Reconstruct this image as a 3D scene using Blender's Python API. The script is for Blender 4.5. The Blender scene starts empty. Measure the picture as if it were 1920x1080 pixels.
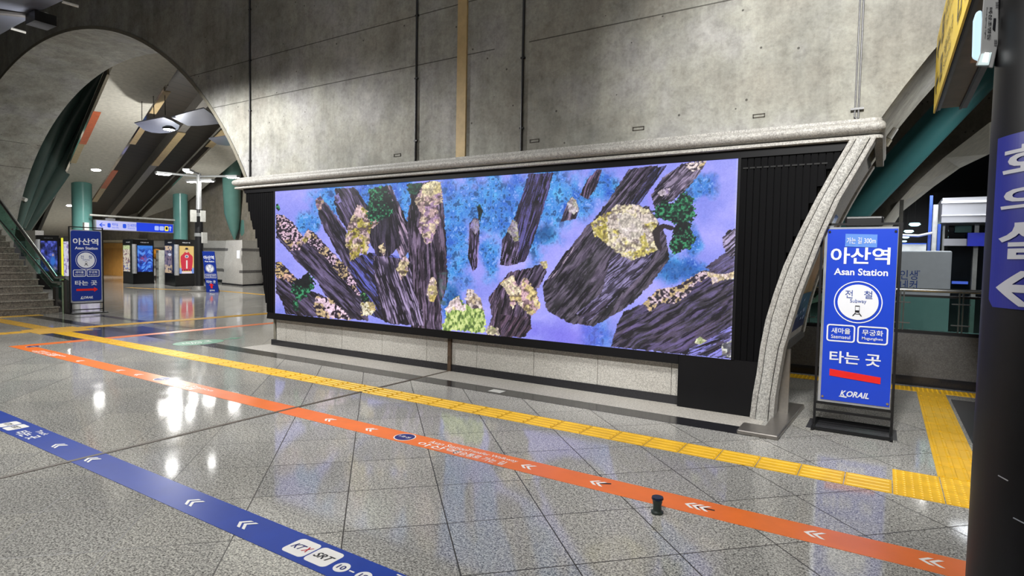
import bpy, bmesh, math, random
import numpy as np
from mathutils import Vector, Matrix
random.seed(4)
sc = bpy.context.scene
col = sc.collection
# ------------------------------------------------------------------ camera
# world: X runs along the billboard (right), Y into the wall, Z up; eye height 1.6 m, focal length 1108 px of 1920
FPX, H = 1108.386214, 1.6
ROT = np.array([[0.84544196, -0.04179173, 0.53242966],
                [0.53372638, 0.03049865, -0.84510709],
                [0.0190801, 0.99866074, 0.04809019]])
cam_d = bpy.data.cameras.new('camera')
cam_d.sensor_width = 36.0
cam_d.lens = FPX / 1920 * 36.0
cam_d.clip_end = 300
cam = bpy.data.objects.new('camera', cam_d)
col.objects.link(cam)
cam.matrix_world = Matrix.Translation((0, 0, H)) @ Matrix(ROT.tolist()).to_4x4()
sc.camera = cam
# ------------------------------------------------------------------ world, exposure
sc.view_settings.view_transform = 'Standard'
sc.view_settings.look = 'None'
sc.view_settings.gamma = 1
sc.view_settings.use_curve_mapping = False
sc.view_settings.exposure = 0.0
sc.cycles.use_denoising = True
sc.cycles.sample_clamp_indirect = 4
sc.cycles.max_bounces = 6
w = bpy.data.worlds.new('world'); sc.world = w
w.use_nodes = True
w.node_tree.nodes['Background'].inputs[0].default_value = (0.74, 0.74, 0.74, 1)
w.node_tree.nodes['Background'].inputs[1].default_value = 0.05
# ------------------------------------------------------------------ hall lamps and added fill lights
def lamp(name, kind, loc, power, color=(1, 0.97, 0.92), size=1.0, rot=(0, 0, 0), size_y=None, angle=150, blend=0.4, target=None):
    d = bpy.data.lights.new(name, kind); d.energy = power * 1.18; d.color = color
    if kind == 'AREA':
        d.size = size
        if size_y: d.shape = 'RECTANGLE'; d.size_y = size_y
    else:
        d.shadow_soft_size = size
    if kind == 'SPOT':
        d.spot_size = math.radians(angle); d.spot_blend = blend
    o = bpy.data.objects.new(name, d); col.objects.link(o); o.location = loc; o.rotation_euler = rot
    if target:
        o.rotation_euler = (Vector(target) - Vector(loc)).to_track_quat('-Z', 'Y').to_euler()
    o['kind'] = 'helper'
    return o
WARM, COOL = (1, 0.99, 0.965), (0.90, 0.94, 1.0)
lamp('lamp_right', 'SPOT', (-0.1, 3.2, 4.9), 780, WARM, 0.2, angle=104, blend=0.6, target=(0.3, 6.65, 3.0))
lamp('lamp_left', 'SPOT', (-10.5, 3.7, 5.0), 1080, WARM, 0.15, angle=172, blend=0.25)
lamp('hall_fill', 'AREA', (-3, 0.5, 9.2), 160, WARM, 9, size_y=4)  # unseen soft fill added above the hall
lamp('floor_fill_near', 'SPOT', (-3.8, 1.0, 7.6), 950, WARM, 0.25, angle=78, blend=0.9)  # unseen spot added to brighten the near floor but not the wall
for wx in (-8.6, -4.6, -0.7): lamp('wall_fill', 'SPOT', (wx, -2.2, 6.6), 1500, WARM, 0.2, angle=36, blend=0.7, target=(wx, 6.4, 0.2))  # added fill spots that lift the foot of the wall, jamb and plinth
lamp('floor_fill_far', 'SPOT', (-9.5, 1.6, 7.6), 130, WARM, 0.25, angle=78, blend=0.9)  # second added floor fill, further left
for bx, by, bz in ((-31.5, 13.2, 4.9), (-25.5, 10.5, 5.6), (-21, 12.5, 6.2), (-16, 10.5, 6.5)): lamp('back_hall_lamp', 'SPOT', (bx, by, bz), 420, WARM, 0.12, angle=150, blend=0.7)
lamp('lamp_post_glow', 'POINT', (-22.6, 12.0, 4.2), 330, WARM, 0.12)
lamp('far_hall_glow', 'SPOT', (-42, 16, 2.6), 700, WARM, 0.3, angle=160, blend=0.7)
lamp('rear_wall_fill', 'SPOT', (-27.0, 14.2, 5.2), 1100, WARM, 0.4, angle=110, blend=0.8, target=(-30, 19.6, 1.0))  # fill added to lift the rear wall and stone pedestal
lamp('flank_fill', 'SPOT', (2.8, 8.6, 3.4), 200, WARM, 0.2, angle=84, blend=0.7, target=(-0.5, 8.4, 2.2))  # added spot with no fixture, brightens the pier flank, poster and strut
lamp('reflector_uplight', 'SPOT', (-11.6, 4.15, 4.7), 60, WARM, 0.1, angle=110, blend=0.8, target=(-12.3, 4.0, 5.4))
lamp('booth_fill', 'SPOT', (1.8, 11.2, 3.6), 170, COOL, 0.15, angle=60, blend=0.7, target=(0.7, 15.4, 1.2))  # added fill for the front of the booth, no fixture there
lamp('gate_glow', 'AREA', (1.0, 16.6, 4.6), 230, COOL, 4, size_y=2)

# ------------------------------------------------------------------ picking points
def ray(x, y):
    return ROT @ np.array([x - 960.0, -(y - 540.0), -FPX])
def G(x, y, z=0.0):
    d = ray(x, y); t = (z - H) / d[2]; return Vector((d[0] * t, d[1] * t, z))
def PY(x, y, Y):
    d = ray(x, y); t = Y / d[1]; return Vector((d[0] * t, Y, H + d[2] * t))
def PX(x, y, X):
    d = ray(x, y); t = X / d[0]; return Vector((X, d[1] * t, H + d[2] * t))
def PD(x, y, depth):
    d = ray(x, y); t = depth / FPX; return Vector((d[0] * t, d[1] * t, H + d[2] * t))
def depth_of(P):
    return -0.53242966 * P[0] + 0.84510709 * P[1] - 0.04809 * (P[2] - H)

# ------------------------------------------------------------------ materials
def lin(v):
    v = v / 255.0
    return v / 12.92 if v <= 0.04045 else ((v + 0.055) / 1.055) ** 2.4
def rgb(r, g, b): return (lin(r), lin(g), lin(b), 1.0)
class NT:
    def __init__(s, name):
        s.m = bpy.data.materials.new(name); s.m.use_nodes = True
        s.t = s.m.node_tree; s.b = s.t.nodes['Principled BSDF']
    def n(s, typ, **kw):
        k = s.t.nodes.new(typ)
        for a, v in kw.items(): setattr(k, a, v)
        return k
    def l(s, a, b): s.t.links.new(a, b)
    def math(s, op, a, b=None, c=None):
        k = s.n('ShaderNodeMath', operation=op)
        for i, v in enumerate((a, b, c)):
            if v is None: continue
            if isinstance(v, (int, float)): k.inputs[i].default_value = v
            else: s.l(v, k.inputs[i])
        return k.outputs[0]
    def mix(s, f, a, b, blend='MIX'):
        k = s.n('ShaderNodeMix', data_type='RGBA', blend_type=blend)
        for i, v in ((0, f), (6, a), (7, b)):
            if isinstance(v, (int, float, tuple)): k.inputs[i].default_value = v
            else: s.l(v, k.inputs[i])
        return k.outputs[2]
    def noise(s, vec, scale, detail=3, rough=0.55, out='Fac'):
        k = s.n('ShaderNodeTexNoise'); k.inputs['Scale'].default_value = scale
        k.inputs['Detail'].default_value = detail; k.inputs['Roughness'].default_value = rough
        s.l(vec, k.inputs['Vector']); return k.outputs[out]
    def ramp(s, f, stops):
        k = s.n('ShaderNodeValToRGB'); s.l(f, k.inputs[0])
        e = k.color_ramp.elements
        while len(e) < len(stops): e.new(0.5)
        for q, (p, c) in zip(e, stops): q.position = p; q.color = c
        return k.outputs[0]
    def pos(s, scale=(1, 1, 1)):
        g = s.n('ShaderNodeNewGeometry'); k = s.n('ShaderNodeMapping')
        k.inputs['Scale'].default_value = scale
        s.l(g.outputs['Position'], k.inputs['Vector']); return k.outputs[0]
    def bump(s, h, strength=0.3, dist=0.01):
        k = s.n('ShaderNodeBump'); k.inputs['Strength'].default_value = strength; k.inputs['Distance'].default_value = dist
        s.l(h, k.inputs['Height']); s.l(k.outputs[0], s.b.inputs['Normal'])
MATS = {}
def M(name, c, rough=0.5, metal=0.0, var=0.12, scale=8.0, spec=0.5, bump=0.0):
    if name in MATS: return MATS[name]
    q = NT(name)
    v = q.noise(q.pos(), scale)
    lo = tuple(max(0, x * (1 - var)) for x in c[:3]) + (1,)
    hi = tuple(min(1, x * (1 + var)) for x in c[:3]) + (1,)
    q.l(q.ramp(v, [(0.3, lo), (0.7, hi)]), q.b.inputs['Base Color'])
    q.b.inputs['Roughness'].default_value = rough
    q.b.inputs['Metallic'].default_value = metal
    q.b.inputs['Specular IOR Level'].default_value = spec
    if bump: q.bump(v, bump, 0.005)
    MATS[name] = q.m
    return q.m
def EM(name, c, strength):
    if name in MATS: return MATS[name]
    q = NT(name)
    q.b.inputs['Base Color'].default_value = tuple(min(.8, x * .35) for x in c[:3]) + (1,)
    q.b.inputs['Emission Color'].default_value = c
    q.b.inputs['Emission Strength'].default_value = strength
    MATS[name] = q.m
    return q.m
def granite(name, light, dark, scale=120, rough=0.45):
    if name in MATS: return MATS[name]
    q = NT(name); p = q.pos()
    a = q.noise(p, scale, 2, 0.7); b = q.noise(p, scale * 0.45, 2, 0.6); cc = q.noise(p, 2.2, 3)
    f = q.math('ADD', q.math('MULTIPLY', a, 0.65), q.math('MULTIPLY', b, 0.35))
    c = q.ramp(f, [(0.36, dark), (0.5, tuple((x + y) / 2 for x, y in zip(light, dark))), (0.58, light)])
    c = q.mix(1.0, c, q.ramp(cc, [(0.3, (0.88, 0.87, 0.86, 1)), (0.7, (1, 1, 1, 1))]), 'MULTIPLY')
    q.l(c, q.b.inputs['Base Color']); q.b.inputs['Roughness'].default_value = rough
    MATS[name] = q.m
    return q.m
def floor_mat():
    q = NT('terrazzo_tiles'); p = q.pos()
    sx = q.n('ShaderNodeSeparateXYZ'); q.l(p, sx.inputs[0]); x, y = sx.outputs[0], sx.outputs[1]
    u = q.math('MULTIPLY', q.math('SUBTRACT', x, y), 0.70711 / 0.6065)
    v = q.math('MULTIPLY', q.math('ADD', x, y), 0.70711 / 0.6052)
    u = q.math('ADD', u, 2.888 / 0.6065 + 40); v = q.math('ADD', v, 0.185 / 0.6052 + 40)
    def line(a):
        f = q.math('FRACT', a)
        d = q.math('MINIMUM', f, q.math('SUBTRACT', 1.0, f))
        return q.math('LESS_THAN', d, 0.0065)
    ln = q.math('MAXIMUM', line(u), q.math('MULTIPLY', line(v), 1.0))
    cb = q.n('ShaderNodeCombineXYZ'); q.l(q.math('FLOOR', u), cb.inputs[0]); q.l(q.math('FLOOR', v), cb.inputs[1])
    wn = q.n('ShaderNodeTexWhiteNoise', noise_dimensions='3D'); q.l(cb.outputs[0], wn.inputs['Vector'])
    a = q.noise(p, 95, 2, 0.75); b = q.noise(p, 40, 2, 0.6); big = q.noise(p, 0.9, 3)
    f = q.math('ADD', q.math('MULTIPLY', a, 0.75), q.math('MULTIPLY', b, 0.25))
    c = q.ramp(f, [(0.38, rgb(78, 77, 76)), (0.46, rgb(146, 145, 141)), (0.52, rgb(180, 179, 174)), (0.60, rgb(222, 220, 212))])
    tone = q.ramp(wn.outputs['Value'], [(0.0, (0.86, 0.86, 0.87, 1)), (1.0, (1, 0.99, 0.97, 1))])
    c = q.mix(1.0, c, tone, 'MULTIPLY')
    c = q.mix(1.0, c, q.ramp(big, [(0.35, (0.86, 0.86, 0.86, 1)), (0.65, (1, 1, 1, 1))]), 'MULTIPLY')
    c = q.mix(ln, c, rgb(58, 55, 50))
    q.l(c, q.b.inputs['Base Color'])
    r = q.math('ADD', q.math('MULTIPLY', q.noise(p, 3.0, 3), 0.09), 0.035)
    q.l(q.math('ADD', r, q.math('MULTIPLY', ln, 0.4)), q.b.inputs['Roughness'])
    q.b.inputs['Specular IOR Level'].default_value = 0.5
    q.bump(f, 0.02, 0.002)
    return q.m
def concrete_mat(name, base, seams=(), dark=0.62, streak=0.5):
    q = NT(name); p = q.pos()
    sx = q.n('ShaderNodeSeparateXYZ'); q.l(p, sx.inputs[0]); z = sx.outputs[2]
    blot = q.noise(p, 0.55, 4, 0.6); mid = q.noise(p, 2.6, 5, 0.65); fine = q.noise(p, 28, 4, 0.7)
    st = q.noise(q.pos((2.6, 2.6, 0.28)), 1.0, 5, 0.75)
    pits = q.n('ShaderNodeTexVoronoi'); pits.inputs['Scale'].default_value = 5.5; q.l(p, pits.inputs['Vector'])
    pn = q.noise(p, 1.3, 2)
    pm = q.math('MULTIPLY', q.math('LESS_THAN', pits.outputs['Distance'], 0.075), q.math('GREATER_THAN', pn, 0.52))
    br = tuple(x * dark for x in base[:3]) + (1,)
    warm = q.noise(p, 1.1, 3)
    c = q.ramp(blot, [(0.3, br), (0.7, base)])
    c = q.mix(0.75, c, q.ramp(warm, [(0.35, (1.0, 0.97, 0.90, 1)), (0.5, (0.97, 0.98, 0.93, 1)), (0.65, (0.94, 0.94, 1.0, 1))]), 'MULTIPLY')
    c = q.mix(0.7, c, q.ramp(mid, [(0.3, (0.60, 0.60, 0.59, 1)), (0.66, (1.08, 1.08, 1.06, 1))]), 'MULTIPLY')
    wv = q.noise(p, 9.0, 5, 0.75); c = q.mix(0.5, c, q.ramp(wv, [(0.34, (0.62, 0.61, 0.60, 1)), (0.5, (1, 1, 1, 1)), (0.7, (1.16, 1.16, 1.14, 1))]), 'MULTIPLY')
    c = q.mix(streak, c, q.ramp(st, [(0.36, (0.55, 0.54, 0.52, 1)), (0.6, (1.06, 1.05, 1.0, 1))]), 'MULTIPLY')
    c = q.mix(0.35, c, q.ramp(fine, [(0.3, (0.55, 0.55, 0.55, 1)), (0.65, (1.1, 1.1, 1.1, 1))]), 'MULTIPLY')
    c = q.mix(q.math('MULTIPLY', pm, 0.75), c, rgb(45, 42, 38))
    sm = None
    for s in seams:
        k = q.math('LESS_THAN', q.math('ABSOLUTE', q.math('SUBTRACT', z, s)), 0.007)
        sm = k if sm is None else q.math('MAXIMUM', sm, k)
    if sm is not None:
        sm = q.math('MULTIPLY', sm, q.math('GREATER_THAN', q.noise(p, 0.8, 3), 0.43))
        c = q.mix(q.math('MULTIPLY', sm, 0.75), c, rgb(48, 45, 40))
    q.l(c, q.b.inputs['Base Color']); q.b.inputs['Roughness'].default_value = 0.78
    q.b.inputs['Specular IOR Level'].default_value = 0.3
    q.bump(q.math('ADD', q.math('MULTIPLY', fine, 0.6), mid), 0.35, 0.012)
    return q.m
def glass_mat(name, tint, gloss=0.08):
    q = NT(name)
    tr = q.n('ShaderNodeBsdfTransparent'); tr.inputs[0].default_value = tint
    gl = q.n('ShaderNodeBsdfGlossy'); gl.inputs['Roughness'].default_value = 0.03; gl.inputs[0].default_value = (0.9, 1, 0.96, 1)
    mx = q.n('ShaderNodeMixShader'); mx.inputs[0].default_value = gloss
    q.l(tr.outputs[0], mx.inputs[1]); q.l(gl.outputs[0], mx.inputs[2])
    q.l(mx.outputs[0], q.t.nodes['Material Output'].inputs[0])
    return q.m
def attr_emit(name, strength=1.0):
    q = NT(name)
    a = q.n('ShaderNodeAttribute', attribute_name='picture')
    q.b.inputs['Base Color'].default_value = (0.01, 0.01, 0.01, 1)
    q.b.inputs['Roughness'].default_value = 0.4
    q.l(a.outputs['Color'], q.b.inputs['Emission Color']); q.b.inputs['Emission Strength'].default_value = strength
    return q.m

# ------------------------------------------------------------------ mesh helpers
def link(name, me, parent=None):
    o = bpy.data.objects.new(name, me); col.objects.link(o)
    if parent is not None:
        o.parent = parent
        bpy.context.view_layer.update()
        o.matrix_parent_inverse = parent.matrix_world.inverted()
    return o
class MB:
    def __init__(s): s.v = []; s.f = []
    def add(s, vs, fs):
        n = len(s.v); s.v += [tuple(v) for v in vs]; s.f += [tuple(i + n for i in f) for f in fs]; return s
    def box(s, a, b):
        x0, y0, z0 = a; x1, y1, z1 = b
        return s.add([(x0, y0, z0), (x1, y0, z0), (x1, y1, z0), (x0, y1, z0), (x0, y0, z1), (x1, y0, z1), (x1, y1, z1), (x0, y1, z1)],
                     [(3, 2, 1, 0), (4, 5, 6, 7), (0, 1, 5, 4), (1, 2, 6, 5), (2, 3, 7, 6), (3, 0, 4, 7)])
    def prism(s, base, ext):
        n = len(base); e = Vector(ext); b = [Vector(p) for p in base]
        fs = [tuple(range(n))[::-1], tuple(range(n, 2 * n))] + [(i, (i + 1) % n, n + (i + 1) % n, n + i) for i in range(n)]
        return s.add(b + [p + e for p in b], fs)
    def tube(s, pts, r, n=12, caps=True):
        pts = [Vector(p) for p in pts]; rs = r if isinstance(r, (list, tuple)) else [r] * len(pts)
        rings = []; ov = (pts[-1] - pts[0]).normalized(); up = Vector((0, 0, 1)) if abs(ov.z) < 0.75 else Vector((0.8, 0.6, 0))
        for i, p in enumerate(pts):
            d = (pts[min(i + 1, len(pts) - 1)] - pts[max(i - 1, 0)]).normalized()
            a = d.cross(up).normalized(); b = a.cross(d)
            rings.append([p + (a * math.cos(t) + b * math.sin(t)) * rs[i] for t in [2 * math.pi * k / n for k in range(n)]])
        vs = [v for g in rings for v in g]; fs = []
        for i in range(len(pts) - 1):
            for k in range(n):
                fs.append((i * n + k, i * n + (k + 1) % n, (i + 1) * n + (k + 1) % n, (i + 1) * n + k))
        if caps: fs += [tuple(range(n))[::-1], tuple(range(len(vs) - n, len(vs)))]
        return s.add(vs, fs)
    def lathe(s, prof, c, n=32):
        vs = []; fs = []
        for r, z in prof:
            vs += [(c[0] + r * math.cos(2 * math.pi * k / n), c[1] + r * math.sin(2 * math.pi * k / n), c[2] + z) for k in range(n)]
        m = len(prof)
        for i in range(m - 1):
            for k in range(n): fs.append((i * n + k, i * n + (k + 1) % n, (i + 1) * n + (k + 1) % n, (i + 1) * n + k))
        fs += [tuple(range(n))[::-1], tuple(range((m - 1) * n, m * n))]
        return s.add(vs, fs)
    def build(s, name, mat, parent=None, smooth=False, bevel=0.0):
        me = bpy.data.meshes.new(name); me.from_pydata(s.v, [], s.f); me.update()
        bm = bmesh.new(); bm.from_mesh(me); bmesh.ops.recalc_face_normals(bm, faces=bm.faces); bm.to_mesh(me); bm.free()
        if mat: me.materials.append(mat)
        if smooth:
            for p in me.polygons: p.use_smooth = True
        o = link(name, me, parent)
        if bevel:
            b = o.modifiers.new('bevel', 'BEVEL'); b.width = bevel; b.segments = 2; b.limit_method = 'ANGLE'
        if smooth:
            try: me.set_sharp_from_angle(angle=math.radians(40))
            except Exception: pass
        return o
def tag(o, label, cat, group=None):
    o['label'] = label; o['category'] = cat
    if group: o['group'] = group
    return o
def structure(o): o['kind'] = 'structure'; return o
def empty(name, loc, label, cat, group=None):
    o = bpy.data.objects.new(name, None); col.objects.link(o); o.location = loc; o.empty_display_size = 0.1
    bpy.context.view_layer.update()
    return tag(o, label, cat, group)
_tc = {}
def text_geo(body, bold=0.0, shear=0.0):
    k = (body, bold, shear)
    if k not in _tc:
        cu = bpy.data.curves.new('lettering', 'FONT'); cu.body = body; cu.offset = bold; cu.shear = shear
        cu.align_x = 'LEFT'; cu.resolution_u = 3
        o = bpy.data.objects.new('lettering', cu); col.objects.link(o)
        dg = bpy.context.evaluated_depsgraph_get(); dg.update()
        me = bpy.data.meshes.new_from_object(o.evaluated_get(dg))
        vs = [v.co.to_2d().copy() for v in me.vertices]; fs = [tuple(p.vertices) for p in me.polygons]
        bpy.data.objects.remove(o); bpy.data.curves.remove(cu); bpy.data.meshes.remove(me)
        x0 = min(v.x for v in vs); x1 = max(v.x for v in vs); y0 = min(v.y for v in vs); y1 = max(v.y for v in vs)
        _tc[k] = ([((v.x - x0) / max(1e-6, x1 - x0), (v.y - y0) / max(1e-6, y1 - y0)) for v in vs], fs, (x1 - x0) / (y1 - y0))
    return _tc[k]
class Plate:
    """flat board: origin at lower left, right and up vectors spanning it, out = towards the reader"""
    def __init__(s, o, r, u, out=None):
        s.o = Vector(o); s.r = Vector(r); s.u = Vector(u)
        s.out = Vector(out).normalized() if out else s.r.cross(s.u).normalized()
        s.aspect = s.r.length / s.u.length
    def p(s, a, b, lift=0.0): return s.o + s.r * a + s.u * b + s.out * lift
    def text(s, mb, body, a0, b0, a1, b1, lift, bold=0.0, shear=0.0, keep=False):
        vs, fs, asp = text_geo(body, bold, shear)
        if keep:
            wd = (b1 - b0) * s.u.length * asp / s.r.length; m = (a0 + a1) / 2; a0, a1 = m - wd / 2, m + wd / 2
        mb.add([s.p(a0 + (a1 - a0) * x, b0 + (b1 - b0) * y, lift) for x, y in vs], fs); return mb
    def poly(s, mb, pts, lift):
        mb.add([s.p(a, b, lift) for a, b in pts], [tuple(range(len(pts)))]); return mb
    def rrect(s, a0, b0, a1, b1, rad, n=5):
        ra, rb = rad / s.r.length, rad / s.u.length; out = []
        for cx, cy, t0 in ((a1 - ra, b0 + rb, -90), (a1 - ra, b1 - rb, 0), (a0 + ra, b1 - rb, 90), (a0 + ra, b0 + rb, 180)):
            for k in range(n + 1):
                t = math.radians(t0 + 90 * k / n); out.append((cx + ra * math.cos(t), cy + rb * math.sin(t)))
        return out
    def circ(s, a, b, rad, n=40):
        return [(a + rad / s.r.length * math.cos(2 * math.pi * k / n), b + rad / s.u.length * math.sin(2 * math.pi * k / n)) for k in range(n)]
    def ring(s, mb, outer, inner, lift):
        n = len(outer)
        mb.add([s.p(a, b, lift) for a, b in outer] + [s.p(a, b, lift) for a, b in inner], [(i, (i + 1) % n, n + (i + 1) % n, n + i) for i in range(n)]); return mb

# ------------------------------------------------------------------ painted displays (flat pictures, one colour per point of the panel)
def hsh(ix, iy, seed):
    n = (ix * 374761393 + iy * 668265263 + seed * 1442695041) & 0x7fffffff
    n = ((n ^ (n >> 13)) * 1274126177) & 0x7fffffff
    return ((n ^ (n >> 16)) & 0xffff) / 65535.0
def vnoise(x, y, seed=0):
    ix = np.floor(x).astype(np.int64); iy = np.floor(y).astype(np.int64); fx = x - ix; fy = y - iy
    fx = fx * fx * (3 - 2 * fx); fy = fy * fy * (3 - 2 * fy)
    a = hsh(ix, iy, seed); b = hsh(ix + 1, iy, seed); c = hsh(ix, iy + 1, seed); d = hsh(ix + 1, iy + 1, seed)
    return (a * (1 - fx) + b * fx) * (1 - fy) + (c * (1 - fx) + d * fx) * fy
def fbm(x, y, seed=0, o=4):
    s = 0; a = 0.5; t = 0
    for k in range(o):
        s = s + a * vnoise(x * 2 ** k, y * 2 ** k, seed + k * 7); t += a; a *= 0.5
    return s / t
def inpoly(px, py, pts):
    r = np.zeros(px.shape, bool); n = len(pts)
    for i in range(n):
        x0, y0 = pts[i]; x1, y1 = pts[(i + 1) % n]
        if y0 == y1: continue
        r ^= ((py < y0) != (py < y1)) & (px < (x1 - x0) * (py - y0) / (y1 - y0) + x0)
    return r
def sm(a, b, x):
    t = np.clip((x - a) / (b - a), 0, 1); return t * t * (3 - 2 * t)
def mixc(c, col_, m):
    m = m[:, None] if getattr(m, 'ndim', 0) == 1 else m
    return c * (1 - m) + np.array(col_, float) * m if not (isinstance(col_, np.ndarray) and col_.ndim == 2) else c * (1 - m) + col_ * m
def picture(name, plate, nu, nv, paint, mat, parent, lift=0.0):
    """grid of points over the plate; paint(a, b) -> sRGB 0..255 for each"""
    a, b = np.meshgrid(np.linspace(0, 1, nu), np.linspace(0, 1, nv)); a = a.ravel(); b = b.ravel()
    o = np.array(plate.o + plate.out * lift); P = o + a[:, None] * np.array(plate.r) + b[:, None] * np.array(plate.u)
    me = bpy.data.meshes.new(name)
    i = np.arange(nu * nv).reshape(nv, nu)
    q = np.stack([i[:-1, :-1], i[:-1, 1:], i[1:, 1:], i[1:, :-1]], -1).reshape(-1, 4)
    me.vertices.add(nu * nv); me.vertices.foreach_set('co', P.astype(np.float32).ravel())
    me.loops.add(q.size); me.loops.foreach_set('vertex_index', q.astype(np.int32).ravel())
    me.polygons.add(len(q)); me.polygons.foreach_set('loop_start', (np.arange(len(q)) * 4).astype(np.int32))
    me.update(calc_edges=True)
    c = np.clip(paint(a, b, P), 0, 255) / 255.0
    c = np.where(c <= 0.04045, c / 12.92, ((c + 0.055) / 1.055) ** 2.4)
    at = me.color_attributes.new('picture', 'FLOAT_COLOR', 'POINT')
    at.data.foreach_set('color', np.concatenate([c, np.ones((len(c), 1))], 1).astype(np.float32).ravel())
    me.materials.append(mat)
    return link(name, me, parent)
def to_px(P):
    c = (P - np.array([0, 0, H])) @ ROT
    return 960 + FPX * c[:, 0] / -c[:, 2], 540 - FPX * c[:, 1] / -c[:, 2]
# ================================================================== the setting
ARCH_A, ARCH_B, XL, XR, Y0, Y1 = 8.9, 7.02, -18.1, 7.95, 6.65, 8.5
def arch_x(z, xc, side): return xc + side * ARCH_A * math.sqrt(max(0, 1 - (z / ARCH_B) ** 2))
floor = structure(MB().add([(-70, -10, 0), (16, -10, 0), (16, 40, 0), (-70, 40, 0)], [(0, 1, 2, 3)]).build('floor', floor_mat()))
seams = [PY(1000, 77, Y0).z, PY(503, 104, Y0).z]
CONC = concrete_mat('board_marked_concrete', rgb(186, 185, 181), seams, 0.6, 0.4)
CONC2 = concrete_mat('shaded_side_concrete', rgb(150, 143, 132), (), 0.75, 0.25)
out = [(-45, 0), (XL - ARCH_A, 0)]
out += [(XL - ARCH_A * math.cos(t), ARCH_B * math.sin(t)) for t in [math.pi * k / 72 for k in range(1, 72)]]
out += [(XL + ARCH_A, 0), (-1.35, 0), (-1.35, 0.74)]
t0 = math.asin(0.74 / ARCH_B)
out += [(XR - ARCH_A * math.cos(t), ARCH_B * math.sin(t)) for t in [t0 + (math.pi - t0) * k / 72 for k in range(0, 72)]]
out += [(XR + ARCH_A, 0), (20, 0), (20, 10), (-45, 10)]
structure(MB().prism([(x, Y0, z) for x, z in out], (0, Y1 - Y0, 0)).build('wall_front', CONC))
structure(MB().box((-45, -10, 9.9), (20, 6.7, 10.1)).build('ceiling', M('dark_soffit', rgb(86, 84, 80), 0.8)))
# pale chamfer that runs round the left arch
rim = MB()
for k in range(72):
    q = []
    for t in (math.pi * k / 72, math.pi * (k + 1) / 72):
        for e in (0.0, 0.07): q.append((XL - (ARCH_A + e) * math.cos(t), Y0 - 0.012, (ARCH_B + e) * math.sin(t)))
    rim.add(q, [(0, 1, 3, 2)])
structure(rim.build('trim_1', M('arch_rim', rgb(120, 116, 104), 0.8)))
# expansion joint: tan cover board on the wall, dark strip across the floor
TAN = M('tan_joint_board', rgb(190, 165, 120), 0.55)
structure(MB().box((PY(859, 150, Y0).x, Y0 - 0.03, 2.96), (PY(876, 150, Y0).x, Y0, 9.9)).build('trim_2', TAN))
structure(MB().box((-5.205, -10, 0.0), (-5.165, 6.6, 0.004)).build('trim_3', M('joint_strip', rgb(84, 74, 64), 0.6)))
# floor inlays
BLACKST = M('black_granite', rgb(34, 34, 38), 0.16, var=0.2, scale=60)
structure(MB().box((-30, 5.79, 0), (-5.22, 6.07, 0.002)).box((-5.15, 5.79, 0), (-0.98, 6.07, 0.002)).build('trim_4', BLACKST))
structure(MB().prism([(-13.62, 4.72, 0.0), (-12.1, 4.72, 0), (-12.1, 6.55, 0), (-13.62, 6.55, 0)], (0, 0, 0.0015))
          .prism([(-40, 6.9, 0), (-12.6, 6.9, 0), (-12.6, 7.1, 0), (-40, 7.1, 0)], (0, 0, 0.0015))
          .prism([(0.74, 5.5, 0), (2.2, 5.5, 0), (2.2, 8.9, 0), (0.74, 8.9, 0)], (0, 0, 0.0015))
          .prism([(-0.6, 6.45, 0), (0.16, 6.45, 0), (0.16, 6.86, 0), (-0.6, 6.86, 0)], (0, 0, 0.0015)).build('trim_5', M('dark_floor_granite', rgb(66, 66, 70), 0.14, var=0.25, scale=70)))
LIGHTG = granite('pale_granite', rgb(206, 202, 194), rgb(146, 142, 136), 95)
structure(MB().box((-9.3, 6.07, 0), (-0.98, 6.62, 0.002)).build('trim_6', LIGHTG))
# granite plinth under the screen, black skirting
GREYG = granite('grey_granite', rgb(208, 205, 198), rgb(146, 143, 137), 95)
pl = MB(); xs = [-9.07] + [PY(x, 640, 6.62).x for x in (538, 575, 643, 718, 802, 844, 896, 1003, 1123, 1262)] + [-1.9]
for a, b in zip(xs[:-1], xs[1:]): pl.box((a + 0.003, 6.60, 0.1), (b - 0.003, 6.66, 0.56))
structure(pl.build('trim_7', GREYG))
structure(MB().box((-9.2, 6.585, 0), (-5.2, 6.66, 0.1)).box((-5.14, 6.585, 0), (-1.12, 6.66, 0.1)).build('baseboard_front', BLACKST))
structure(MB().box((-5.2, 6.57, 0), (-5.14, 6.66, 0.5)).build('trim_8', M('rusty_joint_channel', rgb(78, 60, 44), 0.6, var=0.4, scale=20)))
# cornice over the screen, with its return along the right side of the pier
COR = granite('cornice_granite', rgb(188, 186, 181), rgb(132, 130, 126), 85, 0.55)
def cornice(profile, name, mat):
    m = MB(); path = [((-10.05, 0, -1), (0, 0)), ((-0.12, 0, 0), (1, 1))]
    n = len(profile); rows = []
    xl, xr, yb = -9.98, -0.14, 8.3
    corner = [(xl, None)]
    for off, z in profile:
        y = 6.62 - off
        pts = [(xl - off * 0.6, 8.0, z), (xl - off * 0.6, y, z)]
        for k in range(7):
            t = math.pi / 2 * k / 6; r = min(0.07, off)
            pts.append((xr + off * 0.45 - r + r * math.sin(t), y + r - r * math.cos(t), z))
        pts.append((xr + off * 0.45, yb, z)); rows.append(pts)
    L = len(rows[0])
    m.add([p for r in rows for p in r], [(i * L + k, i * L + k + 1, (i + 1) * L + k + 1, (i + 1) * L + k) for i in range(n - 1) for k in range(L - 1)])
    return m.build(name, mat, smooth=True)
prof = [(0.0, 2.985), (0.13, 2.985), (0.135, 2.975), (0.135, 2.955)]
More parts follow.
